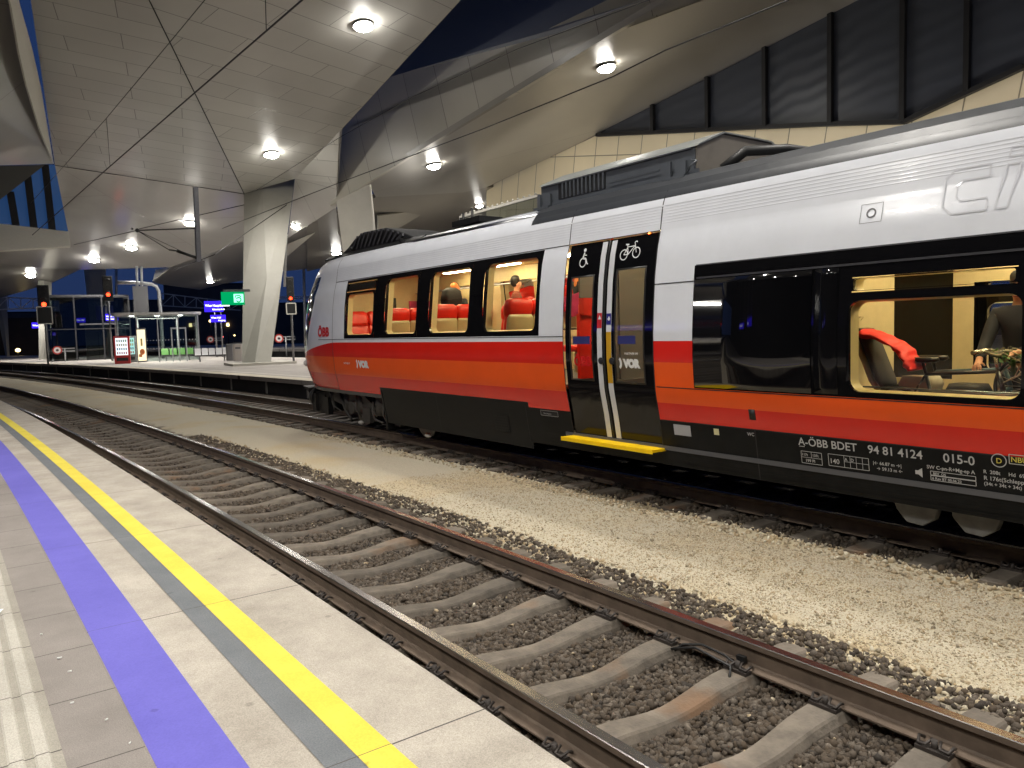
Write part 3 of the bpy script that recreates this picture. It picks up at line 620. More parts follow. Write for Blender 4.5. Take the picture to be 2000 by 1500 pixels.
lp(935, 400, J_, 'upper small lamp above the glass balustrade behind the train', power=1200, r=.3)
lp(962, 431, J_, 'lower small lamp above the glass balustrade behind the train', power=1000, r=.3)
for (x, y, z, l) in ((-5, 1, 12.6, 'round lamp overhead on the left of the near platform'), (3.5, -7, 13.2, 'round lamp overhead behind the camera'), (-6, 11, 12.6, 'round lamp over the back of the near platform'),
                     (11, 2, 13.8, 'round lamp above the train roof beside the camera'), (4.5, 8, 13.8, 'round lamp high above the empty track'), (-8, -10, 12.4, 'round lamp far behind the near platform'), (12, -12, 13.4, 'round lamp above the tail of the train')):
    lampfix(Vector((x, y, z)), Vector((0, 0, -1)), l, hidden=True, power=2000)
for (x, y, l) in ((29, 48, 'added fill lamp hidden behind the train near the broad grey pillar'), (24.6, 33, 'added fill lamp hidden behind the train between the two platforms')):  # unseen fill lamps added behind the train to brighten the grey pillar and soffit
    e = empty('fill_lamp', (x, y, 4.3), l, 'lamp'); b = MB(); b.cyl((0, 0, -4), (0, 0, 0), .06); b.build('pole', GREYM, e); b = MB(); b.ball((0, 0, .12), .2, (1, 1, .7), 12); b.build('lamp_globe', LG, e)
    ld = bpy.data.lights.new('fill_light', 'POINT'); ld.energy = 350*LAMP; ld.shadow_soft_size = .25; ld.color = (1., .93, .8); lo = bpy.data.objects.new('fill_light', ld); COL.objects.link(lo); lo.parent = e; lo.location = (0, 0, .5)
# wall washers that light the warm panel wall
for i, y in enumerate((8, 14, 20, 27, 35)):
    e = empty('wall_washer', (29.2, y, 6.0), 'floodlight on a pole aimed up at the warm panel wall', 'floodlight', 'floodlights below the warm wall')
    b = MB(); b.box((0, 0, 0), (.3, .5, .3)); b.build('lamp_housing', GREYM, e); b = MB(); b.cyl((0, 0, -6), (0, 0, -.15), .06); b.build('pole', GREYM, e)
    ld = bpy.data.lights.new('washer_light', 'SPOT'); ld.energy = 230*LAMP; ld.spot_size = R_(110); ld.spot_blend = .8; ld.shadow_soft_size = .2; ld.color = (1., .91, .78)
    lo = bpy.data.objects.new('washer_light', ld); COL.objects.link(lo); lo.parent = e; lo.location = (.1, 0, .3); lo.rotation_euler = Vector((-.7, 0, -.72)).to_track_quat('Z', 'Y').to_euler()

# ================================================================== TRAIN
TR = empty('passenger_train', (8.05, 8.0, 0), 'white, orange and red regional train with black doors standing at the far track', 'train')
TX = 8.05
PZ = [.3, .59, .9, 1.23, 1.62, 1.94, 2.26, 2.58, 2.9, 3.1, 3.41, 3.55, 3.66, 3.74]
PX = [6.80, 6.75, 6.70, 6.63, 6.6, 6.6, 6.62, 6.645, 6.695, 6.75, 6.80, 6.86, 6.95, 7.10]
LZ = ([.6, .8, 1.0, 1.3, 1.6, 1.95, 2.3, 2.9, 3.2, 3.55, 3.74], [2.6, 2.9, 3.1, 3.3, 3.35, 3.3, 3.2, 3.0, 2.75, 2.3, 1.9])
Y0N = 15.486
def prof(z): return float(np.interp(z, PZ, PX))
def nlen(z): return float(np.interp(z, *LZ))
def SX(y, z, far=False):
    X = prof(z)
    if y > Y0N:
        L = nlen(z); t = min(1, (y-Y0N)/L); X = TX-(TX-X)*(1-t**2.5)**.4
    return 2*TX-X if far else X
def cut(a, b, step):
    n = max(1, int(math.ceil(abs(b-a)/step))); return [a+(b-a)*i/n for i in range(n+1)]
def patch(mb, y0, y1, z0, z1, off=0., mi=0, far=False, zs=.1, ys=.6, th=0.):
    """piece of body side following the body's curved section; off = metres outwards"""
    Ys = cut(y0, y1, ys if max(y0, y1) <= Y0N else .12); Zs = cut(z0, z1, zs); s = 1 if far else -1; vs = []; fs = []
    for y in Ys:
        for z in Zs: vs.append((SX(y, z, far)+s*off, y, z))
    n = len(Zs)
    for i in range(len(Ys)-1):
        for k in range(n-1): fs.append((i*n+k, (i+1)*n+k, (i+1)*n+k+1, i*n+k+1))
    mb.add(vs, fs, mi, True)
    if th:
        v2 = [(v[0]-s*th, v[1], v[2]) for v in vs]; mb.add(v2, [f[::-1] for f in fs], mi, True); m_ = len(Ys)
        for i in range(m_-1):
            for k in (0, n-1): a = i*n+k; b_ = (i+1)*n+k; mb.add([vs[a], vs[b_], v2[b_], v2[a]], [(0, 1, 2, 3)], mi)
        for k in range(n-1):
            for i in (0, m_-1): a = i*n+k; mb.add([vs[a], vs[a+1], v2[a+1], v2[a]], [(0, 1, 2, 3)], mi)
    return mb
YEND = -9.0
# openings (y0, y1, z0, z1)
WINS = [(13.52, 14.84, 1.945, 3.05), (11.82, 13.07, 1.945, 3.05), (10.14, 11.42, 1.945, 3.05), (8.42, 9.77, 1.945, 3.05)]
BIKE_LO = (2.40, 3.84, 1.345, 2.205); BIKE_UP = (2.46, 3.80, 2.265, 2.40)
DOOR = (6.224, 7.844, .56, 3.12)
REAR = [(-1.2, .9, 1.6, 2.62), (-4.2, -2.1, 1.6, 2.62)]
holes = WINS+[BIKE_LO, BIKE_UP, DOOR]+REAR
def colour(y, z):
    if y > 8.77:
        low = .815 if y > 13.52 else .955
    elif y > 7.844: low = .885
    else: low = .905
    if z < low: return 4
    if y > 7.844:
        if z < 1.16: return 1
        if z < 1.53: return 2
        if z < 1.835: return 1
        if z > 1.915 and z < 3.1 and 8.37 < y < 14.89: return 3
        return 0
    if y > 5.64:
        if z < 1.115: return 1
        if z < 1.3: return 2
        if z < 1.59: return 2
        if z < 1.835: return 1
        return 0
    if z < 1.115: return 1
    if z < 1.31: return 2
    if z < 2.66: return 3
    return 0
def body():
    ysb = sorted({YEND, Y0N, 8.77, 13.52, 5.64, 14.89, 8.37, 7.844, 6.224}|{h[0] for h in holes}|{h[1] for h in holes}); zb = sorted({.42, .815, .955, .885, .905, 1.115, 1.16, 1.3, 1.31, 1.53, 1.59, 1.835, 1.915, 2.66, 3.1, 3.49, 3.55, 3.66, 3.74}|{h[2] for h in holes}|{h[3] for h in holes})
    Ys = []; Zs = []
    for a, b_ in zip(ysb[:-1], ysb[1:]): Ys += cut(a, b_, 1.)[:-1]
    Ys.append(ysb[-1])
    for a, b_ in zip(zb[:-1], zb[1:]): Zs += cut(a, b_, .08)[:-1]
    Zs.append(zb[-1]); mb = MB()
    for far in (False, True):
        idx = {}; vs = []; fs = [[] for _ in range(6)]
        for i, y in enumerate(Ys):
            for k, z in enumerate(Zs): idx[i, k] = len(vs); vs.append((SX(y, z, far), y, z))
        for i in range(len(Ys)-1):
            for k in range(len(Zs)-1):
                yc, zc = (Ys[i]+Ys[i+1])/2, (Zs[k]+Zs[k+1])/2
                if any(h[0] < yc < h[1] and h[2] < zc < h[3] for h in holes): continue
                if yc > 13.52 and zc < .8: continue
                c = colour(yc, zc); c = 5 if zc > 3.49 and c == 0 and yc < 8.6 else c
                fs[c].append((idx[i, k], idx[i+1, k], idx[i+1, k+1], idx[i, k+1]))
        for c in range(6): mb.add(vs, fs[c], c, True)
    # roof
    rx = [7.10, 7.3, 7.6, 8.05, 8.5, 8.8, 9.0]; rz = [3.74, 3.8, 3.85, 3.88, 3.85, 3.8, 3.74]; vs = []; fs = []
    for y in (YEND, Y0N): vs += [(x, y, z) for x, z in zip(rx, rz)]
    for k in range(6): fs.append((k, k+1, k+8, k+7))
    mb.add(vs, fs, 5, True)
    return mb.build('body_shell', [WHITE, RED, ORANGE, BLACK, SKIRT, ROOFG], TR, world=True)
body()
# nose: columns run round the front, rows follow the colour borders
def nose():
    mb = MB(); NA = 44
    def pt(a, z):       # a in 0..pi round the plan
        L = nlen(z); W = TX-prof(z); c, s = math.cos(a), math.sin(a)
        return (TX-W*math.copysign(abs(c)**.8, c), Y0N+L*max(0., s)**.8, z)
    def abrk(z): return float(np.interp(z, [1.7, 2.0, 2.7, 3.35], [.50, .44, .33, .30]))       # where the windscreen begins
    cols = [('side', i/10) for i in range(10)]+[('screen', i/24) for i in range(25)]+[('far', i/10) for i in range(1, 11)]
    def ang(c, z):
        b_ = abrk(z)
        return c[1]*b_ if c[0] == 'side' else b_+(math.pi-2*b_)*c[1] if c[0] == 'screen' else math.pi-b_+b_*c[1]
    def rows(c):
        s = math.sin(min(ang(c, 1.8), math.pi/2) if ang(c, 1.8) < math.pi/2 else math.pi-ang(c, 1.8)); red = 1.835-.36*min(1, s*1.25)
        base = .815-.0*s
        R = []
        def seg(a, b_, n, mi): 
            for i in range(n): R.append((a+(b_-a)*i/n, mi))
        seg(base, 1.16, 4, 1); seg(1.16, min(1.53, red-.08), 3, 2); seg(min(1.53, red-.08), red, 3, 1); seg(red, 1.76, 2 , 0) if red < 1.76 else seg(red, red+.01, 2, 0)
        seg(max(1.76, red+.01), 3.3, 14, 6); seg(3.3, 3.5, 3, 0); seg(3.5, 3.74, 4, 5); R.append((3.74, 5)); return R
    V = [[pt(ang(c, z), z) for z, _ in rows(c)] for c in cols]; MI = [[m_ for _, m_ in rows(c)] for c in cols]
    for i in range(len(cols)-1):
        scr = cols[i][0] == 'screen' and cols[i+1][0] == 'screen' or (cols[i][0] == 'screen')
        for k in range(len(V[0])-1):
            mi = MI[i][k]
            if mi == 6: mi = 3 if scr and i < 34 else 0
            if mi == 5 and V[i][k][2] < 3.64: mi = 0
            mb.add([V[i][k], V[i+1][k], V[i+1][k+1], V[i][k+1]], [(0, 1, 2, 3)], mi, True)
    top = [v[-1] for v in V]; mb.add(top+[(TX, Y0N+.2, 3.86)], [(i, i+1, len(top)) for i in range(len(top)-1)], 5, True)
    mb.add([(7.10, Y0N, 3.74), (7.3, Y0N, 3.8), (7.6, Y0N, 3.85), (8.05, Y0N, 3.88), (8.5, Y0N, 3.85), (8.8, Y0N, 3.8), (9.0, Y0N, 3.74), (TX, Y0N+.2, 3.86)], [(0, 1, 7), (1, 2, 7), (2, 3, 7), (3, 4, 7), (4, 5, 7), (5, 6, 7)], 5, True)
    bt = [v[0] for v in V]; mb.add(bt, [tuple(range(len(bt)))], 4)
    o = mb.build('cab_nose', [WHITE, RED, ORANGE, BLACK, DARKM, ROOFG], TR, world=True)
    # grey valance under the nose
    b = MB()
    for i in range(len(V)-1):
        a, c = V[i][0], V[i+1][0]; b.add([a, c, (c[0]*.985+TX*.015, c[1]-.02, .74), (a[0]*.985+TX*.015, a[1]-.02, .74)], [(0, 1, 2, 3)], 0, True)
    b.build('valance', mat('valance_grey', (.07, .07, .072), .45), TR, world=True)
    b = MB(); patch(b, 13.52, Y0N, .74, .813, -.004); b.build('valance', mat('valance_grey', (.07, .07, .072), .45), TR, world=True)
    for z, a in ((1.35, .62), (1.35, math.pi-.62)):
        p = Vector(pt(a, z))+Vector((0, -.05, 0)); b = MB(); b.ball(p, .1, (1.0, .5, .8), 12); b.build('headlight', mat('headlight_glass', (.5, .5, .5), .05), TR, world=True)
nose()
def on_side(vs, yc, zc, off, far=False, shear=0.):
    return [(SX(yc-v[0], zc+v[1], far)+(-off if not far else off), yc-v[0], zc+v[1]) for v in vs]
def letter(s, y, z, size, m, bold=0., off=.006, name='lettering', parent=TR, sx=1.):
    """text painted on the near body side, left end at y, baseline at z"""
    vs, fs = text_mesh(s, size, bold); b = MB(); b.add(on_side([(v[0]*sx, v[1]) for v in vs], y, z, off), fs); return b.build(name, m, parent, world=True, weld=False)
# ---- seams and ribs
b = MB(); g = .007
for y, z0, z1 in ((6.224, 3.12, 3.74), (6.224, .56, 3.1), (7.844, 3.12, 3.74), (7.844, .5, 3.1), (15.486, .8, 3.62)): patch(b, y-g, y+g, z0, z1, .003, zs=.08)
for y0, y1, z in ((6.224, 15.486, 3.115), (5.64, 6.224, 2.49), (7.844, 16.3, 1.9), (-9, 6.2, 1.3), (8.77, 13.5, .953), (-9, 6.2, .905)): patch(b, y0, y1, z-g*.8, z+g*.8, .003, ys=.5)
for y in (11.4, 8.85, 4.9, 2.2): patch(b, y-g, y+g, .36, .9, .003)
b.build('panel_seams', SEAM, TR, world=True)
b = MB(); patch(b, YEND, 5.62, 2.655, 2.668, .0032, ys=.6); patch(b, -9, 5.6, 2.51, 2.53, .006, ys=.6); b.build('window_band_trim', mat('trim_grey', (.05, .05, .055), .25), TR, world=True)
for lo, hi, n, y0, y1, m_, nm in ((3.2, 3.40, 7, YEND, Y0N, WHITE, 'roof_ribs'), (.40, .60, 5, YEND, 5.9, SKIRT, 'skirt_ribs'), (.41, .55, 4, 7.95, 8.45, SKIRT, 'skirt_ribs')):
    b = MB()
    for i in range(n):
        z = lo+(hi-lo)*i/(n-1); 
        for (p, q) in (((z-.008), (z)), (z, z+.008)):
            vs = []; ys_ = cut(y0, y1, 2.); 
            for y in ys_: vs += [(SX(y, p)-(.002 if p == z else 0)-.0005, y, p), (SX(y, q)-(.002 if q == z else 0)-.0005, y, q)]
            b.add(vs, [(2*k, 2*k+2, 2*k+3, 2*k+1) for k in range(len(ys_)-1)], 0, True)
    b.build(nm, m_, TR, world=True)
# ---- windows
def rr(y0, y1, z0, z1, r, n=5):
    out = []
    for cy, cz, a0 in ((y1-r, z1-r, 0), (y0+r, z1-r, 90), (y0+r, z0+r, 180), (y1-r, z0+r, 270)):
        for i in range(n+1): a = R_(a0+90*i/n); out.append((cy+r*math.cos(a), cz+r*math.sin(a)))
    return out
REVEAL = mat('window_reveal_cream', lin((225, 210, 160)), .4, emit=(.9, .72, .38), estr=.0)
def window(h, r=.09, fr=.045, far=False, name='window', top_vent=False, gl=None):
    y0, y1, z0, z1 = h; s = 1 if far else -1
    inner = rr(y0+fr, y1-fr, z0+fr, z1-fr*.8, r); n = len(inner); cy, cz = (y0+y1)/2, (z0+z1)/2
    outer = []
    for (y, z) in inner:       # project to the rectangle
        dy, dz = y-cy, z-cz; k = min(((y1-y0)/2+.006)/abs(dy) if dy else 9, ((z1-z0)/2+.006)/abs(dz) if dz else 9); outer.append((cy+dy*k, cz+dz*k))
    b = MB()
    corners = [(y1+.006, z1+.006), (y0-.006, z1+.006), (y0-.006, z0-.006), (y1+.006, z0-.006)]
    P = lambda q, o: (SX(q[0], q[1], far)+s*o, q[0], q[1])
    vs = [P(q, .004) for q in outer]+[P(q, .004) for q in inner]+[P(q, -.03) for q in inner]
    fs = [(i, (i+1) % n, n+(i+1) % n, n+i) for i in range(n)]+[(n+i, n+(i+1) % n, 2*n+(i+1) % n, 2*n+i) for i in range(n)]
    b.add(vs, fs)
    seg = n//4
    for k, c in enumerate(corners):      # fill the corner triangles
        for i in range(k*seg, k*seg+seg-1): b.add([P(c, .004), P(outer[i], .004), P(outer[i+1], .004)], [(0, 1, 2)])
    f = b.build('window_frame', BLACK, TR, world=True)
    b = MB(); vs = [P(q, -.012) for q in inner]; b.add(vs, [tuple(range(n))]); b.build('pane', gl or GLASS, f, world=True)
    b = MB(); vs = [P(q, -.03) for q in inner]+[P((cy+(q[0]-cy)*.97, cz+(q[1]-cz)*.965), -.13) for q in inner]
    b.add(vs, [(i, (i+1) % n, n+(i+1) % n, n+i) for i in range(n)], 0, True); b.build('reveal', REVEAL, f, world=True)
    return f
for i, h in enumerate(WINS):
    if i == 0:
        window((h[0], h[1], 1.945, 2.85)); window((h[0], h[1], 2.85, 3.05), r=.025, fr=.03)
    else: window(h)
    window(h, far=True)
window(BIKE_LO, r=.1, fr=.02); window(BIKE_UP, r=.03, fr=.015); window(BIKE_LO, far=True); window(BIKE_UP, far=True, r=.03, fr=.015)
for h in REAR: window(h); window(h, far=True)
# dark blind panel (toilet compartment) and pillar trim between it and the bicycle window
b = MB(); patch(b, 4.2, 5.62, 1.325, 2.5, .012, zs=.06, ys=1.5, th=.012); b.build('blind_panel', mat('blind_panel_glass', (.004, .004, .005), .03, coat=.5), TR, world=True)
b = MB(); patch(b, 3.93, 4.17, 1.33, 2.5, .006, zs=.06, ys=.3, th=.006); b.build('window_band_trim', BLACK, TR, world=True)
# ---- doors
def door(y0, y1, win, side, far=False):
    """one leaf; win = (y0,y1,z0,z1) of its window"""
    b = MB(); s = 1 if far else -1; o = -.018
    ysb = sorted({y0, y1, win[0], win[1]}); zsb = sorted({.585, 3.1, win[2], win[3]})
    for ya, yb in zip(ysb[:-1], ysb[1:]):
        for za, zb in zip(zsb[:-1], zsb[1:]):
            if win[0] <= ya < win[1] and win[2] <= za < win[3]: continue
            patch(b, ya, yb, za, zb, o, 0, far, zs=.07, ys=2)
    d = b.build('door', BLACK, TR, world=True)
    w_ = MB(); patch(w_, win[0], win[1], win[2], win[3], o-.012, 0, far, zs=.07, ys=2); w_.build('pane', GLASS, d, world=True)
    f_ = MB(); t = .022
    for (a, c, e_, g_) in ((win[0]-t, win[1]+t, win[3], win[3]+t), (win[0]-t, win[1]+t, win[2]-t, win[2]), (win[0]-t, win[0], win[2], win[3]), (win[1], win[1]+t, win[2], win[3])): patch(f_, a, c, e_, g_, o+.005, 0, far, zs=.07, ys=2, th=.01)
    f_.build('window_gasket', RUBBER, d, world=True)
    return d
dl = door(7.072, 7.82, (7.30, 7.71, 1.345, 2.66), 0); dr = door(6.245, 7.058, (6.40, 6.87, 1.335, 2.70), 1)
door(7.072, 7.82, (7.30, 7.71, 1.345, 2.66), 0, True); door(6.245, 7.058, (6.40, 6.87, 1.335, 2.70), 1, True)
DWH = mat('door_white_stripe', (.66, .67, .7), .35, coat=.3)
for d, ya, yb in ((dl, 7.105, 7.195), (dr, 6.935, 7.025)):
    b = MB(); patch(b, ya, yb, .6, 3.085, -.012, zs=.06); b.build('white_stripe', DWH, d, world=True)
b = MB(); patch(b, 6.937, 7.023, 1.31, 1.95, -.0095, zs=.06); b.build('yellow_stripe', mat('door_yellow', lin((196, 150, 30)), .45), dr, world=True)
b = MB(); patch(b, 7.107, 7.193, 2.0, 2.19, -.0095); b.build('red_sticker', mat('sticker_red', (.55, .02, .03), .4), dl, world=True)
b = MB(); patch(b, 6.94, 7.02, 2.04, 2.18, -.009); b.build('blue_sticker', mat('sticker_blue', (.02, .02, .22), .4), dr, world=True)
letter('▲', 7.18, 2.11, .07, WHITEL, off=-.007, parent=dl, name='sticker_mark'); 
b = MB(); patch(b, 6.955, 7.0, 2.1, 2.12, -.006); patch(b, 6.965, 6.985, 2.09, 2.14, -.006); b.build('sticker_mark', WHITEL, dr, world=True)
b = MB(); patch(b, 7.05, 7.08, .59, 3.09, -.005, th=.02); b.build('door_seal', RUBBER, TR, world=True)
for d, y in ((dl, 7.12), (dr, 6.925)):
    b = MB(); p = Vector((SX(y, 1.59)+.016, y, 1.59)); b.cyl(p, p-Vector((.022, 0, 0)), .042, 18); b.cyl(p-Vector((.02, 0, 0)), p-Vector((.028, 0, 0)), .02, 12, 0); b.build('door_button', mat('button_black', (.02, .02, .022), .35), d, world=True)
b = MB(); b.box((6.66, 7.02, .545), (.26, 1.66, .035)); b.box((6.53, 7.02, .54), (.012, 1.66, .055)); b.build('entrance_step', YELLOW, TR, world=True, bevel=.006)
# symbols on the doors
def sym(fn, yc, zc, d, name, m=WHITEL):
    b = MB(); fn(lambda u, v: (SX(yc-u, zc+v)+.018-.006, yc-u, zc+v), b); b.build(name, m, d, world=True)
def disc2(P, b, cu, cv, r, n=16): b.add([P(cu+r*math.cos(2*math.pi*k/n), cv+r*math.sin(2*math.pi*k/n)) for k in range(n)], [tuple(range(n))])
def ring2(P, b, cu, cv, r0, r1, n=24, a0=0, a1=360):
    vs = []; 
    for k in range(n+1):
        a = R_(a0+(a1-a0)*k/n); vs += [P(cu+r0*math.cos(a), cv+r0*math.sin(a)), P(cu+r1*math.cos(a), cv+r1*math.sin(a))]
    b.add(vs, [(2*k, 2*k+2, 2*k+3, 2*k+1) for k in range(n)])
def line2(P, b, pts, wd):
    for (a, c) in zip(pts[:-1], pts[1:]):
        dx, dy = c[0]-a[0], c[1]-a[1]; L = math.hypot(dx, dy) or 1; nx, ny = -dy/L*wd/2, dx/L*wd/2
        b.add([P(a[0]+nx, a[1]+ny), P(c[0]+nx, c[1]+ny), P(c[0]-nx, c[1]-ny), P(a[0]-nx, a[1]-ny)], [(0, 1, 2, 3)])
def wheelchair(P, b):
    disc2(P, b, 0, .105, .024); ring2(P, b, -.012, -.055, .05, .064, 24, 100, 395)
    line2(P, b, [(0, .075), (-.018, -.0), (.045, -.012)], .026); line2(P, b, [(.045, -.012), (.07, -.075), (.09, -.08)], .018); line2(P, b, [(-.01, .04), (.05, .035)], .012)
def bicycle_sym(P, b):
    ring2(P, b, -.105, -.045, .055, .068); ring2(P, b, .105, -.035, .055, .068)
    line2(P, b, [(-.105, -.045), (-.03, -.045), (-.055, .04), (-.105, -.045)], .012); line2(P, b, [(-.03, -.045), (.065, .05), (-.05, .045)], .012)
    line2(P, b, [(.105, -.035), (.055, .095), (.085, .105), (.1, .09)], .012); line2(P, b, [(-.055, .04), (-.065, .075)], .01); line2(P, b, [(-.095, .08), (-.04, .075)], .018)
sym(wheelchair, 7.52, 2.91, dl, 'wheelchair_symbol'); sym(bicycle_sym, 6.68, 2.93, dr, 'bicycle_symbol')
OR_ = mat('lettering_red', lin((200, 20, 25)), .4); VW = WHITEL
def vor(y, z, s, parent, off=.006, gap=.0, sx_=.95):
    letter('VOR', y-.085*s/.13, z, s, VW, .012*s/.13, off, 'operator_lettering', parent, sx_)
    b = MB(); P = lambda u, v: (SX(y-u, z+v)-off, y-u, z+v); k = s/.13; ring2(P, b, -.05*k, .045*k, .065*k, .1*k, 10, -45, 45); b.build('operator_mark', VW, parent, world=True)
vor(14.36, 1.34, .17, TR, sx_=1.2); letter('PARTNER IM', 14.98, 1.385, .055, VW, off=.006)
vor(6.80, 1.52, .13, dr, off=-.004); letter('PARTNER IM', 6.70, 1.67, .04, VW, off=-.004, parent=dr)
letter('ÖBB', 16.32, 1.975, .27, OR_, .012, .006, 'operator_lettering', sx=1.25); letter('ÖBB', 7.64, 1.52, .17, OR_, .006, -.004, 'operator_lettering', dl)
for d, ya, yb in ((dl, 7.33, 7.66), (dr, 6.52, 6.82)):
    b = MB(); patch(b, ya, yb, 1.80, 1.90, -.012); b.build('info_sticker', mat('sticker_dusk_blue', (.03, .035, .16), .4), d, world=True)
LG2 = mat('number_lettering', (.5, .5, .5), .4)
letter('A-ÖBB BDET', 4.40, .80, .108, LG2, .0012, .005, 'vehicle_number'); letter('94 81 4124', 3.69, .80, .108, LG2, .0012, .005, 'vehicle_number'); letter('015-0', 3.03, .80, .108, LG2, .0012, .005, 'vehicle_number')
b = MB(); P0 = lambda u, v: (SX(-u, v)-.005, -u, v)
line2(P0, b, [(-4.395, .787), (-4.335, .787)], .006)
for (ya, yb, za, zb) in ((4.38, 4.16, .62, .74), (4.09, 3.69, .63, .745), (3.14, 2.78, .625, .665), (3.14, 2.78, .67, .705)): line2(P0, b, [(-ya, za), (-yb, za), (-yb, zb), (-ya, zb), (-ya, za)], .005)
line2(P0, b, [(-4.38, .68), (-4.16, .68)], .004); line2(P0, b, [(-4.27, .68), (-4.27, .74)], .004); line2(P0, b, [(-3.93, .687), (-3.69, .687)], .004)
for y in (3.93, 3.87, 3.81, 3.75): line2(P0, b, [(-y, .63), (-y, .745)], .004)
ring2(P0, b, -2.60, .865, .05, .057)
b.build('data_panel', LG2, TR, world=True)
for s, y, z, h in (('117t', 4.375, .695, .036), ('137t', 4.26, .695, .036), ('199 Pl', 4.34, .635, .042), ('140', 4.08, .655, .068), ('A', 3.925, .695, .042), ('D', 3.865, .695, .042), ('|← 66.87 m →|', 3.65, .7, .042), ('→ 59.13 m ←', 3.62, .65, .042),
                   ('SW C-pn-R+Mg-ep A', 3.17, .725, .044), ('BEV  OS', 3.12, .675, .03), ('6 Rev BT 00.06.22', 3.13, .632, .032), ('D', 2.622, .842, .06), ('NBÜ', 2.515, .865, .06), ('R  208t     Hd  69t', 2.72, .745, .042), ('R 176t(Schlepp)', 2.72, .69, .048), ('(34t + 34t + 34t)', 2.72, .645, .04), ('WC', 5.0, .835, .05)):
    letter(s, y, z, h, mat('number_yellow', (.7, .6, .1), .4) if s in ('NBÜ',) or (s == 'D' and h == .06) else LG2, .0006, .005, 'data_lettering')
b = MB(); P = P0; b.add([P(-3.27, .66), P(-3.245, .66), P(-3.21, .635), P(-3.21, .72), P(-3.245, .695), P(-3.27, .695)], [(0, 1, 2, 3, 4, 5)]); line2(P, b, [(-2.525, .85), (-2.36, .85), (-2.36, .925), (-2.525, .925), (-2.525, .85)], .006); b.build('data_panel', LG2, TR, world=True)
b = MB(); patch(b, 5.77, 6.02, .745, .87, .004); b.build('reflector_plate', mat('plate_silver', (.4, .41, .44), .3), TR, world=True)
b = MB(); patch(b, 5.37, 5.44, .8, .87, .004); b.build('sticker', mat('sticker_cream', (.75, .7, .4), .5), TR, world=True)
b = MB(); patch(b, 4.87, 4.945, 1.01, 1.12, .006, th=.006); b.build('key_switch', RUBBER, TR, world=True)
b = MB(); patch(b, 8.12, 8.5, .79, .86, .004); b.build('maker_plate', SEAM, TR, world=True); b = MB()
line2(P0, b, [(-8.5, .79), (-8.12, .79), (-8.12, .86), (-8.5, .86), (-8.5, .79)], .005); b.build('data_panel', LG2, TR, world=True); letter('Wartungsplatz', 8.44, .812, .03, LG2, 0, .0065, 'data_lettering')
b = MB(); patch(b, 9.33, 9.72, .45, .72, .004); b.build('skirt_grille', mat('grille_dark', (.004, .004, .004), .6), TR, world=True); b = MB()
for i in range(9): patch(b, 9.33+.045*i, 9.34+.045*i, .45, .72, .007)
for i in range(7): patch(b, 9.33, 9.72, .45+.042*i, .458+.042*i, .007)
for y0 in (10.9, 12.1):
    for i in range(4): patch(b, y0-.35, y0, .5+.04*i, .507+.04*i, .006)
b.build('grille_slats', SKIRT, TR, world=True)
b = MB(); P = P0
line2(P, b, [(-3.77, 2.88), (-3.57, 2.88), (-3.57, 3.05), (-3.77, 3.05), (-3.77, 2.88)], .004); ring2(P, b, -3.67, 2.965, .032, .045); b.build('fuel_flap_mark', mat('mark_grey', (.12, .12, .13), .4), TR, world=True)
CG = mat('ghost_lettering', (.64, .655, .70), .3, coat=.5)
# large outlined brand lettering near the right edge of the picture
b = MB(); P = P0
for pts in ([(-2.72, 3.23), (-2.98, 3.23), (-3.06, 3.16), (-3.06, 2.93), (-2.98, 2.86), (-2.72, 2.86)], [(-2.72, 3.13), (-2.92, 3.13), (-2.96, 3.09), (-2.96, 3.0), (-2.92, 2.96), (-2.72, 2.96)], [(-2.72, 3.23), (-2.72, 3.13)], [(-2.72, 2.96), (-2.72, 2.86)],
            [(-2.6, 3.2), (-2.5, 3.2), (-2.57, 2.86), (-2.66, 2.86), (-2.6, 3.2)], [(-2.58, 3.33), (-2.48, 3.33), (-2.49, 3.26), (-2.59, 3.26), (-2.58, 3.33)]):
    line2(P, b, pts, .014)
b.build('brand_lettering', CG, TR, world=True); letter('tyjet', 2.34, 2.87, .5, CG, 0., .005, 'brand_lettering')
# ---- roof equipment
def ribprism(name, sec, y0, y1, m, bevel=0.): b = MB(); b.prism([(x, y0, z) for x, z in sec], (0, y1-y0, 0)); return b.build(name, m, TR, world=True, bevel=bevel)
ACM = mat('roof_unit_paint', (.09, .1, .115), .38, noise_amt=.15, noise_scale=2); ACT = mat('roof_unit_top', (.28, .29, .28), .35, noise_amt=.2, noise_scale=1.5, metal=.3); ACE = mat('roof_unit_end', (.19, .17, .145), .5, noise_amt=.05)
ribprism('roof_unit', [(7.12, 3.80), (7.12, 4.07), (7.17, 4.10), (7.58, 4.27), (8.52, 4.27), (8.93, 4.10), (8.98, 4.07), (8.98, 3.80)], 6.01, 8.88, ACM)
ribprism('roof_unit_end', [(7.13, 3.72), (7.13, 4.08), (7.58, 4.272), (8.52, 4.272), (8.97, 4.08), (8.97, 3.72)], 5.985, 6.012, ACE)
ribprism('roof_unit_cover', [(7.10, 4.075), (7.16, 4.115), (7.58, 4.29), (8.05, 4.295), (8.52, 4.29), (8.94, 4.115), (9.0, 4.075), (8.94, 4.10), (8.5, 4.275), (7.6, 4.275), (7.17, 4.10)], 5.96, 8.92, ACT)
b = MB()
for i in range(11): b.box((7.108, 8.42-.083*i-.04, 3.945), (.02, .03, .215))
b.build('grille_slats', ACM, TR, world=True); b = MB(); b.box((7.116, 8.0, 3.945), (.006, .97, .215)); b.build('grille_opening', SEAM, TR, world=True)
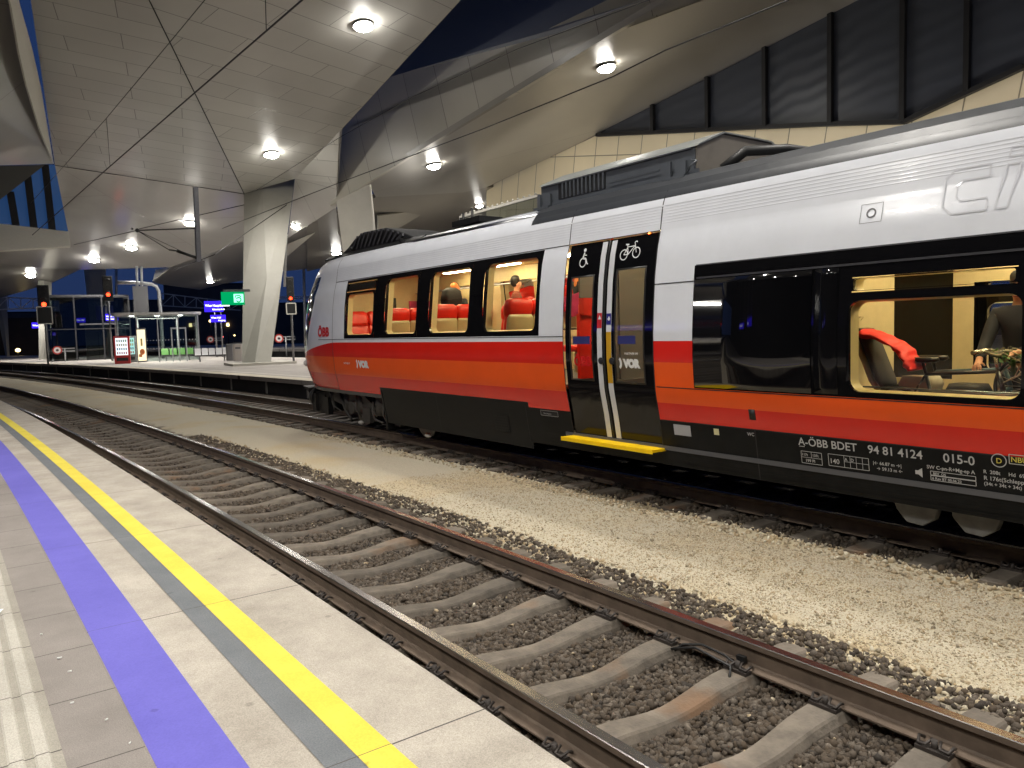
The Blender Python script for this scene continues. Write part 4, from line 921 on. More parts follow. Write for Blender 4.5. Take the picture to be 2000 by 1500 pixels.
b = MB(); b.box((7.108, 7.45, 4.066), (.02, 2.8, .014)); b.box((7.11, 7.4, 3.79), (.03, 2.9, .05)); b.box((7.1, 7.0, 3.9), (.01, .9, .01))
for y in (8.75, 6.25): b.box((7.06, y, 3.745), (.12, .34, .035)); b.box((7.08, y+.12, 3.86), (.03, .05, .2)); b.box((7.08, y-.08, 3.85), (.03, .12, .17))
b.tube([(7.08, 6.1, 3.78), (7.04, 6.02, 3.84), (7.08, 5.95, 3.9), (7.1, 6.05, 3.93)], .012); b.build('mounting_bracket', ACM, TR, world=True)
b = MB(); b.tube([(7.35, 5.8, 3.8), (7.5, 5.6, 3.98), (8.0, 5.4, 4.02), (8.5, 5.2, 3.98), (8.75, 5.1, 3.8)], .06, 10); b.build('roof_pipe', RUBBER, TR, world=True)
# long roof edge cowl behind the unit and bright tube towards the cab
ribprism('roof_cowl', [(6.88, 3.57), (6.93, 3.66), (7.02, 3.745), (7.35, 3.83), (7.5, 3.83), (7.3, 3.6)], YEND, 8.75, ROOFG)
b = MB(); b.tube([(6.97, 8.7, 3.62), (6.97, 10.5, 3.64), (6.98, 12.4, 3.66), (7.02, 12.8, 3.68)], .05, 12); b.build('roof_rail', METAL, TR, world=True)
# cab roof fairing with slanted slats
fp = [(16.35, 3.70), (16.15, 3.75), (15.7, 3.88), (15.3, 4.05), (14.9, 4.13), (13.9, 4.10), (13.45, 4.0), (13.0, 3.87), (12.65, 3.76), (12.65, 3.70)]
b = MB(); b.prism([(7.14, y, z) for y, z in fp], (1.1, 0, 0)); b.build('roof_fairing', mat('fairing_black', (.012, .012, .013), .7), TR, world=True, bevel=.03)
b = MB()
for i in range(11):
    y = 15.25-.2*i; zt = float(np.interp(y-.12, [q[0] for q in fp[::-1]], [q[1] for q in fp[::-1]]))-.03
    b.bar((7.125, y+.13, 3.8), (7.125, y-.12, max(3.84, zt)), .05, .05, up=(1, 0, 0))
b.build('fairing_slats', mat('fairing_slat', (.05, .05, .055), .35), TR, world=True)
b = MB(); b.prism([(6.98, 12.3, 3.66), (6.98, 16.6, 3.66), (7.15, 16.6, 3.76), (7.15, 12.3, 3.76)], (.0, 0, .03)); b.build('fairing_base', RUBBER, TR, world=True)
b = MB(); b.box((7.0, 15.9, 3.72), (.05, .3, .05)); b.ball((7.05, 15.3, 3.82), .05); b.box((7.0, 13.0, 3.75), (.04, .1, .07))
b.build('fairing_fitting', RUBBER, TR, world=True)
for y, h_ in ((12.2, 4.2), (11.9, 4.25)): b = MB(); b.cyl((7.9, y, 3.86), (7.9, y, h_), .025); b.build('roof_antenna', RUBBER, TR, world=True)
b = MB(); b.box((7.8, 11.6, 3.95), (.5, .9, .1)); b.build('roof_hatch', RUBBER, TR, world=True)
b = MB(); b.box((6.98, 16.05, 3.73), (.02, .1, .02)); b.build('marker_light', LITE, TR, world=True)
# ---- bogie, coupler, underframe
b = MB(); cx = 8.02
for s in (-1, 1):
    x = cx+s*.98; b.prism([(x-.07, 16.5, .52), (x-.07, 16.3, .78), (x-.07, 15.2, .84), (x-.07, 14.6, .62), (x-.07, 13.6, .6), (x-.07, 13.0, .8), (x-.07, 12.2, .78), (x-.07, 12.1, .5), (x-.07, 13.4, .38), (x-.07, 14.7, .38), (x-.07, 15.8, .42)], (.14, 0, 0))
    for y in (15.35, 12.65): b.cyl((x-s*.02, y, .42), (x+s*.14, y, .42), .14, 16); b.cyl((x+s*.02, y+.33, .3), (x+s*.02, y+.33, .72), .11, 14); b.cyl((x+s*.02, y-.33, .3), (x+s*.02, y-.33, .72), .11, 14); b.box((x, y, .5), (.16, .9, .12))
    b.bar((x+s*.08, 16.2, .78), (x+s*.08, 15.2, .7), .05, .09); b.bar((x+s*.1, 14.9, .75), (x+s*.1, 14.2, .45), .06, .08); b.cyl((x+s*.04, 14.0, .35), (x+s*.04, 14.0, .82), .16, 18); b.box((x+s*.05, 14.7, .3), (.1, .35, .3)); b.box((x+s*.05, 13.35, .32), (.1, .3, .28))
    b.tube([(x+s*.1, 16.0, .7), (x+s*.12, 15.7, .35), (x+s*.1, 15.5, .2), (x+s*.05, 15.5, .1)], .03); b.tube([(x+s*.1, 14.5, .6), (x+s*.14, 14.2, .25), (x+s*.1, 13.9, .2)], .025)
b.box((cx, 14.0, .6), (1.7, .5, .3)); b.build('bogie_frame', mat('bogie_grime', (.05, .046, .042), .6, noise_amt=.5, noise_scale=9, bump=.4), TR, world=True)
for y in (15.35, 12.65, 1.2, -1.6):
    b = MB()
    for s in (-1, 1): xx = cx+s*.74; b.cyl((xx-.065, y, .40), (xx+.065, y, .40), .40, 32); b.cyl((xx-s*.09, y, .40), (xx-s*.06, y, .40), .43, 32)
    b.cyl((cx-.8, y, .40), (cx+.8, y, .40), .09, 12); b.build('wheelset', mat('wheel_steel', (.1, .09, .085), .4, metal=.6, noise_amt=.3), TR, world=True)
for y in (15.05, 12.2): b = MB(); b.ball((6.98, y, .11), .09, (.5, 1.2, .5)); b.build('sanding_shoe', mat('shoe_light', (.5, .48, .44), .5), TR, world=True)
b = MB(); b.cyl((cx, 17.4, .62), (cx, 18.6, .62), .14, 20); b.cyl((cx, 18.5, .62), (cx, 18.68, .62), .22, 20); b.box((cx, 18.72, .62), (.36, .12, .4)); b.prism([(7.0, 18.0, .72), (7.0, 18.35, .76), (7.0, 18.0, .62)], (2.1, 0, 0))
b.box((cx, 17.6, .4), (2.1, .2, .42)); b.box((cx, 17.2, .55), (1.9, 1.2, .2)); b.prism([(7.05, 17.1, .18), (7.05, 17.7, .16), (7.05, 17.75, .6), (7.05, 17.1, .6)], (1.95, 0, 0)); b.build('coupler', DARKM, TR, world=True)
b = MB(); b.cyl((7.18, 17.72, .5), (7.12, 17.9, .5), .26, 24, r2=.2); b.build('buffer_cover', RUBBER, TR, world=True)
b = MB(); b.bar((7.1, 16.9, .7), (7.0, 16.4, .3), .07, .1); b.box((7.05, 16.9, .35), (.12, .18, .4)); b.build('rail_guard', RUBBER, TR, world=True)
b = MB()
for i, (ya, za, yb, zb) in enumerate(((16.4, .75, 15.9, .3), (15.1, .8, 14.9, .25), (14.3, .8, 14.1, .3), (13.8, .78, 13.7, .22))): b.tube([(6.92, ya, za), (6.86, (ya+yb)/2, (za+zb)/2-.12), (6.92, yb, zb)], .018, 6)
b.build('air_hoses', mat('hose_grey', (.06, .055, .05), .5), TR, world=True)
b = MB(); b.box((cx, 2.3, .52), (2.2, 22, .22)); b.box((cx, 11.0, .65), (1.9, 4.6, .5)); b.build('underframe', mat('underframe_black', (.006, .006, .006), .9), TR, world=True)
b = MB(); patch(b, 8.8, 13.45, .26, .42, -.004); patch(b, YEND, 8.8, .36, .42, -.004); b.build('skirt_lower', SKIRT, TR, world=True)
b = MB(); patch(b, 13.44, 13.52, .12, .9, .002, th=.5); b.build('skirt_edge', SKIRT, TR, world=True)
HG = mat('hopper_grey', (.13, .13, .125), .6, noise_amt=.2)
for y in (3.35, 2.85, 2.3, 1.6):
    b = MB(); b.prism([(6.95, y+.24, .40), (6.95, y-.2, .40), (6.95, y-.14, .22), (6.95, y-.04, .15), (6.95, y+.1, .16), (6.95, y+.2, .27)], (.1, 0, 0)); b.build('axle_box_cover', HG, TR, world=True, bevel=.01)

# ---- interior
IC = mat('interior_ceiling', lin((215, 200, 150)), .5); LCE = emitter('train_ceiling_light', (1., .80, .46), 30.)
DKW = mat('interior_dark', (.02, .02, .022), .3); POST = mat('poster_magenta', lin((190, 60, 110)), .4, noise_amt=.3, noise_scale=6); SCR = mat('interior_grey', (.12, .12, .12), .4)
XN, XF = 6.74, 9.36
FL = 1.25
b = MB(); b.box((TX, 12.0, FL-.03), (2.62, 8.2, .05)); b.box((TX, 2.0, .6-.03), (2.62, 12, .05)); b.build('floor', FLOORI, TR, world=True)
b = MB(); b.box((TX, 4.0, 3.3), (2.5, 24, .04)); b.build('interior_ceiling', IC, TR, world=True)
for yy in (13.9, 12.2, 10.4, 8.6, 6.9, 3.2, 2.0):
    b = MB(); b.box((TX-.55, yy, 3.262), (.16, .9, .02)); b.box((TX+.75, yy, 3.262), (.16, .9, .02)); b.build('ceiling_light', LCE, TR, world=True)
# far wall with its windows left open, bands of cream
b = MB()
def inner_wall(x, holes_, y0, y1):
    ysb = sorted({y0, y1}|{h[0] for h in holes_}|{h[1] for h in holes_}); zsb = sorted({.6, 3.28}|{h[2] for h in holes_}|{h[3] for h in holes_})
    for ya, yb in zip(ysb[:-1], ysb[1:]):
        for za, zb in zip(zsb[:-1], zsb[1:]):
            if any(h[0] <= ya < h[1] and h[2] <= za < h[3] for h in holes_): continue
            b.box((x, (ya+yb)/2, (za+zb)/2), (.012, yb-ya, zb-za))
inner_wall(2*TX-6.78, [(h[0]+.03, h[1]-.03, h[2]+.03, h[3]-.05) for h in WINS[1:]]+[(2.6, 3.9, 1.4, 2.4), (6.3, 7.8, .6, 2.9)]+[(4.12, 4.9, 1.3, 2.55)], -9, 15.9)
b.build('interior_wall', CREAM, TR, world=True)
b = MB(); b.box((9.42, 4.5, 1.95), (.02, .9, 1.4)); b.build('interior_window_dark', mat('dark_window', (.01, .012, .014), .08), TR, world=True)
b = MB(); b.box((TX, 15.9, 2.1), (2.5, .04, 2.4)); b.build('partition', CREAM, TR, world=True)
b = MB(); b.box((9.0, 15.86, 2.42), (.62, .02, .62)); b.build('poster', POST, TR, world=True); b = MB(); b.box((8.1, 15.86, 2.55), (.5, .02, .5)); b.build('screen', DKW, TR, world=True)
b = MB(); b.box((8.95, 11.45, 2.33), (.5, .02, .42)); b.build('poster', POST, TR, world=True)
b = MB(); b.box((7.9, 8.1, 1.95), (.04, .04, 2.6)); b.box((TX+.15, 8.12, 1.8), (2.1, .03, 2.4)); b.build('partition', SCR, TR, world=True)
b = MB(); b.box((7.53, 5.75, 1.92), (1.34, .05, 2.6)); b.box((8.2, 5.0, 1.95), (.05, 1.5, 2.7)); b.box((7.53, 4.25, 1.92), (1.34, .05, 2.6)); b.box((6.88, 5.0, 1.92), (.04, 1.5, 2.6)); b.build('toilet_wall', CREAM, TR, world=True)
b = MB(); b.box((7.55, 5.80, 2.5), (.5, .03, .32)); b.build('info_screen', emitter('screen_violet', (.16, .08, .8), 1.6), TR, world=True)
b = MB(); b.box((8.9, 6.1, 1.5), (.5, .45, 1.1)); b.box((8.7, 7.0, 1.2), (.3, .9, .5)); b.build('vestibule_seat', SEATR, TR, world=True, bevel=.04)
b = MB(); b.box((7.3, 8.05, 1.75), (.5, .06, .9)); b.box((7.3, 8.02, 2.3), (.42, .1, .24)); b.build('red_panel', SEATR, TR, world=True)
for x, y in ((7.25, 7.55), (7.3, 6.6), (7.6, 7.2)):
    b = MB(); b.tube([(x, y, .6), (x, y, 3.25)], .018, 8); b.build('grab_pole', mat('pole_orange', lin((220, 80, 20)), .3), TR, world=True)
# luggage racks
b = MB()
for y0, y1 in ((8.6, 11.3), (11.9, 15.7)):
    for x, s in ((9.15, 1),):
        for i in range(5): b.tube([(x-.04-.08*i, y0, 2.93-.01*i), (x-.04-.08*i, y1, 2.93-.01*i)], .012, 6)
        for y in np.arange(y0, y1, .6): b.box((x-.2, y, 2.925), (.4, .02, .03))
b.build('luggage_rack', GREYM, TR, world=True)
# seats
def loft_box(b, secs, mi=0):
    """secs: list of rings (each 8 pts) -> closed loft"""
    n = len(secs[0]); vs = [v for r in secs for v in r]; fs = []
    for i in range(len(secs)-1):
        for k in range(n): fs.append((i*n+k, i*n+(k+1) % n, (i+1)*n+(k+1) % n, (i+1)*n+k))
    fs += [tuple(range(n)), tuple(range((len(secs)-1)*n, len(secs)*n))[::-1]]; b.add(vs, fs, mi, True)
def rrect(cy, z, hx, hy, r=.03, cx=0.):
    out = []
    for sx, sy, a0 in ((1, 1, 0), (-1, 1, 90), (-1, -1, 180), (1, -1, 270)):
        for i in range(3): a = R_(a0+45*i); out.append((cx+sx*(hx-r)+r*math.cos(a), cy+sy*(hy-r)+r*math.sin(a), z))
    return out
SEATPROTO = []
def seat(x, y, face, fl=FL, k=1.):
    """face=+1 looks towards +y. near-side seen parts: red cushion and headrest, cream shell behind"""
    if not SEATPROTO:
        e = bpy.data.objects.new('seat', None); COL.objects.link(e); SEATPROTO.append(e); e.empty_display_size = .1
        b = MB(); loft_box(b, [rrect(.27, .36, .23, .22, .05), rrect(.27, .44, .235, .235, .06), rrect(.27, .47, .21, .21, .05)]); b.build('cushion', SEATR, e)
        b = MB(); loft_box(b, [rrect(.05, .42, .22, .05), rrect(.02, .7, .23, .05), rrect(-.03, .95, .225, .05), rrect(-.055, 1.0, .2, .04)]); b.build('backrest', SEATR, e)
        b = MB(); loft_box(b, [rrect(-.02, .93, .2, .07, .04), rrect(-.045, .99, .245, .085, .06), rrect(-.06, 1.12, .255, .085, .06), rrect(-.075, 1.2, .235, .075, .06), rrect(-.08, 1.235, .17, .05, .04)]); b.build('headrest', SEATR, e)
        b = MB(); loft_box(b, [rrect(.0, .3, .24, .03), rrect(-.04, .6, .25, .03), rrect(-.1, .93, .245, .03), rrect(-.115, .99, .22, .02)]); b.build('shell', SEATC, e)
        b = MB(); b.box((0, .2, .18), (.08, .3, .36)); b.box((.25, .25, .6), (.03, .35, .04)); b.box((-.25, .25, .6), (.03, .35, .04)); b.build('pedestal', SEATC, e)
        e.parent = TR; e.location = Vector((x, y, fl))-TR.location; e.rotation_euler = (0, 0, 0 if face > 0 else math.pi); return e
    c = copy_tree(SEATPROTO[0], TR); c.location = Vector((x, y, fl))-TR.location; c.rotation_euler = (0, 0, 0 if face > 0 else math.pi); return c
for y, f in ((15.25, -1), (13.5, 1), (11.75, 1), (9.55, 1)):
    for x in (7.1, 7.58, 8.62, 9.08): seat(x, y, f)
ENDTRAIN = 1

# ================================================================== PEOPLE
SKIN = mat('skin', lin((205, 150, 118)), .5); HAIRD = mat('hair_dark', (.012, .009, .008), .5); HAIRR = mat('hair_auburn', lin((190, 110, 50)), .5, noise_amt=.2, noise_scale=40)
def skin_mesh(name, chains, m, parent, sub=2, loc=None):
    """chains: list of [(point, radius), ...]; chains that start on an existing point join it"""
    V = []; Rr = []; E_ = []
    def vid(p, r):
        for i, q in enumerate(V):
            if (Vector(q)-Vector(p)).length < 1e-4: return i
        V.append(tuple(p)); Rr.append(r); return len(V)-1
    for ch in chains:
        ids = [vid(p, r) for p, r in ch]; E_ += [(a, c) for a, c in zip(ids[:-1], ids[1:])]
    me = bpy.data.meshes.new(name); me.from_pydata(V, E_, []); o = bpy.data.objects.new(name, me); COL.objects.link(o)
    sk = o.modifiers.new('s', 'SKIN'); sk.use_smooth_shade = True; su = o.modifiers.new('u', 'SUBSURF'); su.levels = su.render_levels = sub
    for i, r in enumerate(Rr): me.skin_vertices[0].data[i].radius = (r if isinstance(r, tuple) else (r, r))
    me.skin_vertices[0].data[0].use_root = True
    dg = bpy.context.evaluated_depsgraph_get(); m2 = bpy.data.meshes.new_from_object(o.evaluated_get(dg)); bpy.data.objects.remove(o); bpy.data.meshes.remove(me)
    m2.name = name; m2.materials.clear(); m2.materials.append(m); m2.polygons.foreach_set('use_smooth', [True]*len(m2.polygons))
    o = bpy.data.objects.new(name, m2); COL.objects.link(o); o.parent = parent
    return o
def person(loc, H, rz, lh, rh, coat, trousers, hair, label, lean=0., bun=False, hold=None, longhair=False):
    """standing figure facing local +y; lh/rh = wrist targets in local coordinates"""
    k = H/1.75; e = empty('person', loc, label, 'person', None, rz); V3 = lambda x, y, z: Vector((x, y+lean*max(0, z-1.0), z))*k
    hp = V3(0, 0, .95); ch = V3(0, 0, 1.25); nk = V3(0, -.01, 1.47); hd = V3(0, .02, 1.60)
    def arm(s, w):
        sh = V3(s*.19, -.01, 1.40); w = Vector(w); mid = (sh+w)/2; d = w-sh; L = .29*k
        h = math.sqrt(max(.0004, L*L-(d.length/2)**2)) if d.length/2 < L else .02
        el = mid+Vector((s*.45, -.35, -.8)).normalized()*h; return sh, el, w
    body = [[(hp, (.15*k, .11*k)), (V3(0, 0, 1.1), (.135*k, .1*k)), (ch, (.155*k, .11*k)), (V3(0, -.01, 1.38), (.13*k, .09*k)), (nk, .055*k), (V3(0, 0, 1.53), .052*k), (hd, (.075*k, .09*k)), (V3(0, .01, 1.68), (.07*k, .085*k))]]
    hands = []
    for s, w in ((-1, lh), (1, rh)):
        sh, el, wr = arm(s, w); body.append([(V3(0, -.01, 1.38), (.13*k, .09*k)), (sh, .062*k), (el, .042*k), (wr, .03*k)]); hands.append((s, el, wr))
    for s in (-1, 1): body.append([(hp, (.15*k, .11*k)), (V3(s*.1, 0, .86), .09*k), (V3(s*.105, .02, .5), .06*k), (V3(s*.11, -.01, .1), .042*k), (V3(s*.115, .11, .04), .035*k)])
    # hands: palm and five fingers
    for s, el, wr in hands:
        d = (wr-el).normalized(); sd = d.cross(Vector((0, 0, 1))).normalized(); dn = d.cross(sd).normalized(); dn = dn if dn.z < 0 else -dn
        pm = wr+d*.05*k; body.append([(wr, .03*k), (pm, (.036*k, .018*k))])
        for i, (o_, ln) in enumerate(((-.03, .06), (-.011, .075), (.01, .07), (.029, .055))):
            a = wr+d*.088*k+sd*o_*k; b_ = a+(d*.55+dn*.5)*ln*.6*k; c = b_+(d*.1+dn*.9)*ln*.45*k
            body.append([(pm, (.036*k, .018*k)), (a, .0095*k), (b_, .0085*k), (c, .007*k)])
        t = wr+d*.035*k-sd*s*.035*k; body.append([(pm, (.036*k, .018*k)), (t, .011*k), (t+(d*.6-sd*s*.5+dn*.4)*.04*k, .009*k)])
    skin_mesh('body', body, SKIN, e)
    top = [[(hp+Vector((0, 0, -.06*k)), (.165*k, .125*k)), (V3(0, 0, 1.1), (.155*k, .12*k)), (ch, (.172*k, .128*k)), (V3(0, -.01, 1.38), (.145*k, .105*k)), (V3(0, -.01, 1.45), .08*k), (V3(0, -.01, 1.51), .068*k)]]
    for s, el, wr in hands: top.append([(V3(0, -.01, 1.38), (.145*k, .105*k)), (V3(s*.195, -.01, 1.40), .078*k), (el, .057*k), (el.lerp(wr, .93), .043*k)])
    skin_mesh('jacket', top, coat, e)
    skin_mesh('trousers', [[(V3(0, 0, .96), (.155*k, .115*k)), (V3(0, 0, .9), (.16*k, .12*k))]]+[[(V3(0, 0, .9), (.16*k, .12*k)), (V3(s*.1, 0, .8), .1*k), (V3(s*.105, .02, .5), .075*k), (V3(s*.11, -.01, .1), .06*k)] for s in (-1, 1)], trousers, e)
    hs = [[(V3(0, -.035, 1.56), (.08*k, .06*k)), (V3(0, -.03, 1.66), (.1*k, .098*k)), (V3(0, .0, 1.735), (.088*k, .09*k)), (V3(0, .06, 1.735), (.07*k, .045*k))]]
    if bun: hs.append([(V3(0, -.03, 1.66), (.1*k, .098*k)), (V3(0, -.12, 1.72), .045*k)])
    if longhair: hs.append([(V3(0, -.035, 1.56), (.08*k, .06*k)), (V3(0, -.08, 1.42), (.1*k, .05*k)), (V3(0, -.08, 1.3), (.07*k, .03*k))])
    skin_mesh('hair', hs, hair, e)
    b = MB(); 
    for s in (-1, 1): b.ball(V3(s*.032, .105, 1.615), .011*k, (1, .6, .7), 8)
    b.build('eyes', HAIRD, e, weld=False); b = MB(); b.ball(V3(0, .118, 1.585), .016*k, (.7, 1, 1.3), 8); b.build('nose', SKIN, e); b = MB(); b.ball(V3(0, .105, 1.545), .022*k, (1.1, .4, .25), 8); b.build('mouth', mat('lips', lin((150, 70, 65)), .5), e)
    b = MB()
    for s in (-1, 1): b.ball(V3(s*.08, .01, 1.6), .022*k, (.4, .7, 1.2), 8)
    b.build('ears', SKIN, e, weld=False)
    return e
BLKCOAT = mat('coat_black', (.012, .013, .016), .8); person_loc = onX(1012, 570, 8.0)
person((8.0, 10.72, FL), 1.66, R_(180+50), (-.2, .2, .95), (.2, .2, .95), mat('coat_maroon', (.16, .035, .02), .8, noise_amt=.2), BLKCOAT, HAIRD, 'woman with dark pinned-up hair and maroon jacket standing in the rear carriage window', bun=True)
p3 = person((7.95, 12.45, FL), 1.64, R_(100), (-.14, .3, 1.2), (.14, .32, 1.2), BLKCOAT, BLKCOAT, HAIRR, 'person with auburn hair and black coat stooping in the third carriage window', lean=.25, longhair=True)
b = MB(); loft_box(b, [rrect(0, .0, .16, .11, .05), rrect(0, .22, .19, .13, .06), rrect(0, .38, .16, .11, .05), rrect(0, .44, .08, .06, .03)]); bo = b.build('backpack', BLKCOAT); bo.location = (7.55, 12.15, FL+1.12); props(bo, 'black backpack held up in the third carriage window', 'backpack')
hl, hr = onX(1912, 705, 7.62), onX(1984, 690, 7.62); bp_ = Vector((8.02, 2.93, .6))
def loc(p): d = Vector(p)-bp_; return (-d.y, -d.x*-1 if False else (bp_.x-Vector(p).x), d.z)
# figure faces -x : local +y -> world -x , local +x -> world +y*?  (rotation +90 deg: x->y, y->-x)
def tolocal(p): d = Vector(p)-bp_; return (d.y, -d.x, d.z)
person(bp_, 1.80, R_(90), tolocal(hr), tolocal(hl), mat('coat_navy_black', (.008, .010, .018), .75), BLKCOAT, HAIRD, 'person in dark jacket reaching down to the bicycles in the wide train window', lean=.12)

# ---- bicycles in the train
def bicycle(x, yr, label, col, flip=1):
    e = empty('bicycle', (x, yr, .68), label, 'bicycle'); M1 = mat('bike_frame_'+col[0], col[1], .3, coat=.4); f = flip
    for y in (0, -1.05*f):
        b = MB(); b.tube([(0, y+.33*math.cos(a), .35+.33*math.sin(a)) for a in np.linspace(0, 2*math.pi, 33)[:-1]], .018, 8, closed=True); w_ = b.build('wheel', RUBBER, e)
        b = MB(); b.tube([(0, y+.305*math.cos(a), .35+.305*math.sin(a)) for a in np.linspace(0, 2*math.pi, 33)[:-1]], .009, 6, closed=True)
        for a in np.linspace(0, 2*math.pi, 17)[:-1]: b.tube([(0, y, .35), (0, y+.305*math.cos(a), .35+.305*math.sin(a))], .0016, 4)
        b.cyl((-.04, y, .35), (.04, y, .35), .025); b.build('rim', METAL, w_)
    b = MB(); bb = (0, -.42*f, .3); st = (0, -.28*f, .82); hd = (0, -.88*f, .86); hb = (0, -.93*f, .7)
    for p, q, r in ((bb, st, .017), (st, hd, .017), (bb, hb, .02), (hd, hb, .02), (st, (0, 0, .35), .01), (bb, (0, 0, .35), .011), (hb, (.05, -1.05*f, .35), .013), (hb, (-.05, -1.05*f, .35), .013)): b.cyl(p, q, r, 10)
    b.build('frame', M1, e)
    b = MB(); b.cyl(st, (0, -.25*f, .93), .014); loft_box(b, [rrect(-.26*f, .925, .03, .1, .02), rrect(-.26*f, .945, .07, .13, .04), rrect(-.25*f, .975, .06, .13, .04)]); b.build('saddle', mat('saddle_black', (.02, .02, .02), .35), e)
    b = MB(); b.cyl(hd, (0, -.86*f, 1.0), .014); b.tube([(-.3, -.80*f, 1.03), (-.2, -.84*f, 1.04), (-.05, -.88*f, 1.0), (.05, -.88*f, 1.0), (.2, -.84*f, 1.04), (.3, -.80*f, 1.03)], .014, 8)
    b.tube([(-.3, -.80*f, 1.03), (-.22, -.84*f, 1.04)], .02, 8); b.tube([(.3, -.80*f, 1.03), (.22, -.84*f, 1.04)], .02, 8); b.build('handlebar', mat('bar_silver', (.5, .48, .42), .25, metal=.8), e)
    b = MB()
    for s in (-1, 1): b.tube([(s*.2, -.86*f, 1.04), (s*.2, -1.0*f, 1.03), (s*.1, -1.1*f, .95), (s*.02, -1.02*f, .82), (0, -.9*f, .75)], .005, 6)
    b.build('brake_cable', mat('cable_pale', (.6, .55, .4), .4), e); b = MB(); b.box((0, -.42*f, .3), (.12, .06, .06)); b.cyl((-.06, -.42*f, .3), (.06, -.42*f, .3), .07, 18); b.build('crank', METAL, e)
    return e
BIKE1 = bicycle(7.26, 3.72, 'black bicycle nearest the wide train window, with a taken off wheel raised at its front', ('black', (.012, .012, .014)))
bicycle(7.62, 3.80, 'second bicycle with pale handlebar behind the black one in the train', ('teal', (.05, .12, .16)))
b = MB(); b.tube([(7.05, 3.4, 1.36), (7.05, 2.3, 1.36)], .014, 8); b.tube([(7.0, 3.9, 1.38), (7.0, 2.2, 1.38)], .008, 8)
b.build('bike_rail', mat('rail_blue_steel', (.35, .45, .5), .25, metal=.7), TR, world=True)
e = empty('plant', (7.42, 2.78, 1.62), 'leafy green bouquet resting by the bicycle handlebars in the train', 'plant'); b = MB()
for i in range(46):
    c = Vector((rng.normal(0, .05), rng.normal(0, .09), rng.normal(.02, .05))); a_ = rng.uniform(0, 6.28); u = Vector((math.cos(a_), math.sin(a_), rng.uniform(-.4, .8))).normalized()*.05; v = u.cross(Vector((0, .3, 1))).normalized()*.018
    b.add([c-u, c+v, c+u, c-v], [(0, 1, 2, 3)])
b.build('leaves', mat('leaf_green', (.06, .16, .03), .6), e); b = MB(); b.tube([(0, 0, -.12), (0, 0, .02)], .02, 8); b.build('stem', mat('leaf_green', (.06, .16, .03), .6), e)
for i, (x, y, z, l_) in enumerate(((7.4, 3.55, 1.42, 'pale grey pannier bag on the rear of the bicycles'), (7.45, 3.15, 1.36, 'black bag between the bicycle saddles and handlebars'))):
    o = MB(); loft_box(o, [rrect(0, -.12, .12, .14, .05), rrect(0, 0, .15, .17, .06), rrect(0, .07, .12, .14, .05)]); q = o.build('bag', mat('bag_%d' % i, [(.35, .32, .24), (.02, .02, .02)][i], .6)); q.location = (x, y, z-.02); props(q, l_, 'bag')
bw = bpy.data.objects.new('wheel', None); COL.objects.link(bw); bw.parent = BIKE1; bw.location = Vector((7.5, 2.68, 1.40))-BIKE1.location; e = bw; b = MB()
b.tube([(.02*math.sin(a), .27*math.cos(a), .27*math.sin(a)) for a in np.linspace(0, 2*math.pi, 41)[:-1]], .017, 8, closed=True); b.build('tyre', RUBBER, e); b = MB(); b.tube([(.0, .247*math.cos(a), .247*math.sin(a)) for a in np.linspace(0, 2*math.pi, 41)[:-1]], .009, 6, closed=True)
for a in np.linspace(0, 2*math.pi, 19)[:-1]: b.tube([(0, 0, 0), (0, .245*math.cos(a), .245*math.sin(a))], .002, 4)
b.cyl((-.035, 0, 0), (.035, 0, 0), .025); b.build('rim', mat('rim_pale', (.6, .56, .45), .3, metal=.5), e)
# tipped-up seat shell with the red jacket over it
a0, a1 = onX(1682, 645, 7.35), onX(1728, 762, 7.35); b = MB(); dv = (a1-a0)
secs = []
for i, t in enumerate(np.linspace(0, 1, 7)):
    c = a0.lerp(a1, t); wdt = .22 if 0 < i < 6 else .17; th = .018+.012*math.sin(math.pi*t)
    secs.append([(c.x-wdt, c.y+.0, c.z), (c.x-wdt*.7, c.y+th, c.z+.006), (c.x+wdt*.7, c.y+th, c.z+.006), (c.x+wdt, c.y, c.z), (c.x+wdt*.7, c.y-th, c.z-.006), (c.x-wdt*.7, c.y-th, c.z-.006)])
loft_box(b, secs); b.build('folding_seat_shell', SEATC, TR, world=True)
b = MB(); secs = []
for i, t in enumerate(np.linspace(-.03, .95, 8)):
    c = a0.lerp(a1, t)+Vector((0, -.055, -.0)); wdt = .2 if 0 < i < 7 else .14; th = .035
    secs.append([(c.x-wdt, c.y+.0, c.z), (c.x-wdt*.7, c.y+th, c.z+.006), (c.x+wdt*.7, c.y+th, c.z+.006), (c.x+wdt, c.y, c.z), (c.x+wdt*.7, c.y-th, c.z-.006), (c.x-wdt*.7, c.y-th, c.z-.006)])
loft_box(b, secs); b.build('folding_seat_pad', mat('seat_pad_dark', (.03, .03, .032), .7), TR, world=True)
path = [onX(x, y, 7.22) for x, y in ((1690, 652), (1715, 654), (1745, 668), (1768, 684), (1782, 704), (1790, 722))]
wd = [.07, .06, .05, .055, .06, .05]; b = MB(); secs = []
for i in range(46):
    t = i/45*(len(path)-1); k = min(int(t), len(path)-2); c = path[k].lerp(path[k+1], t-k); tn = (path[k+1]-path[k]).normalized(); nn = Vector((0, -tn.z, tn.y)); w_ = np.interp(t, range(6), wd)*(1+.10*math.sin(i*1.1)+.12*noise.noise(Vector((i*.35, 0, 0))))
    ring = []
    for j in range(28): a = 2*math.pi*j/28; rr_ = 1+.32*noise.noise(Vector((i*.16, math.cos(a)*1.3, math.sin(a)*1.3)))+.07*math.sin(i*.9+2.5*math.cos(a)); ring.append(c+nn*math.sin(a)*w_*.62*rr_+Vector((math.cos(a)*.17*rr_, 0, 0)))
    secs.append(ring)
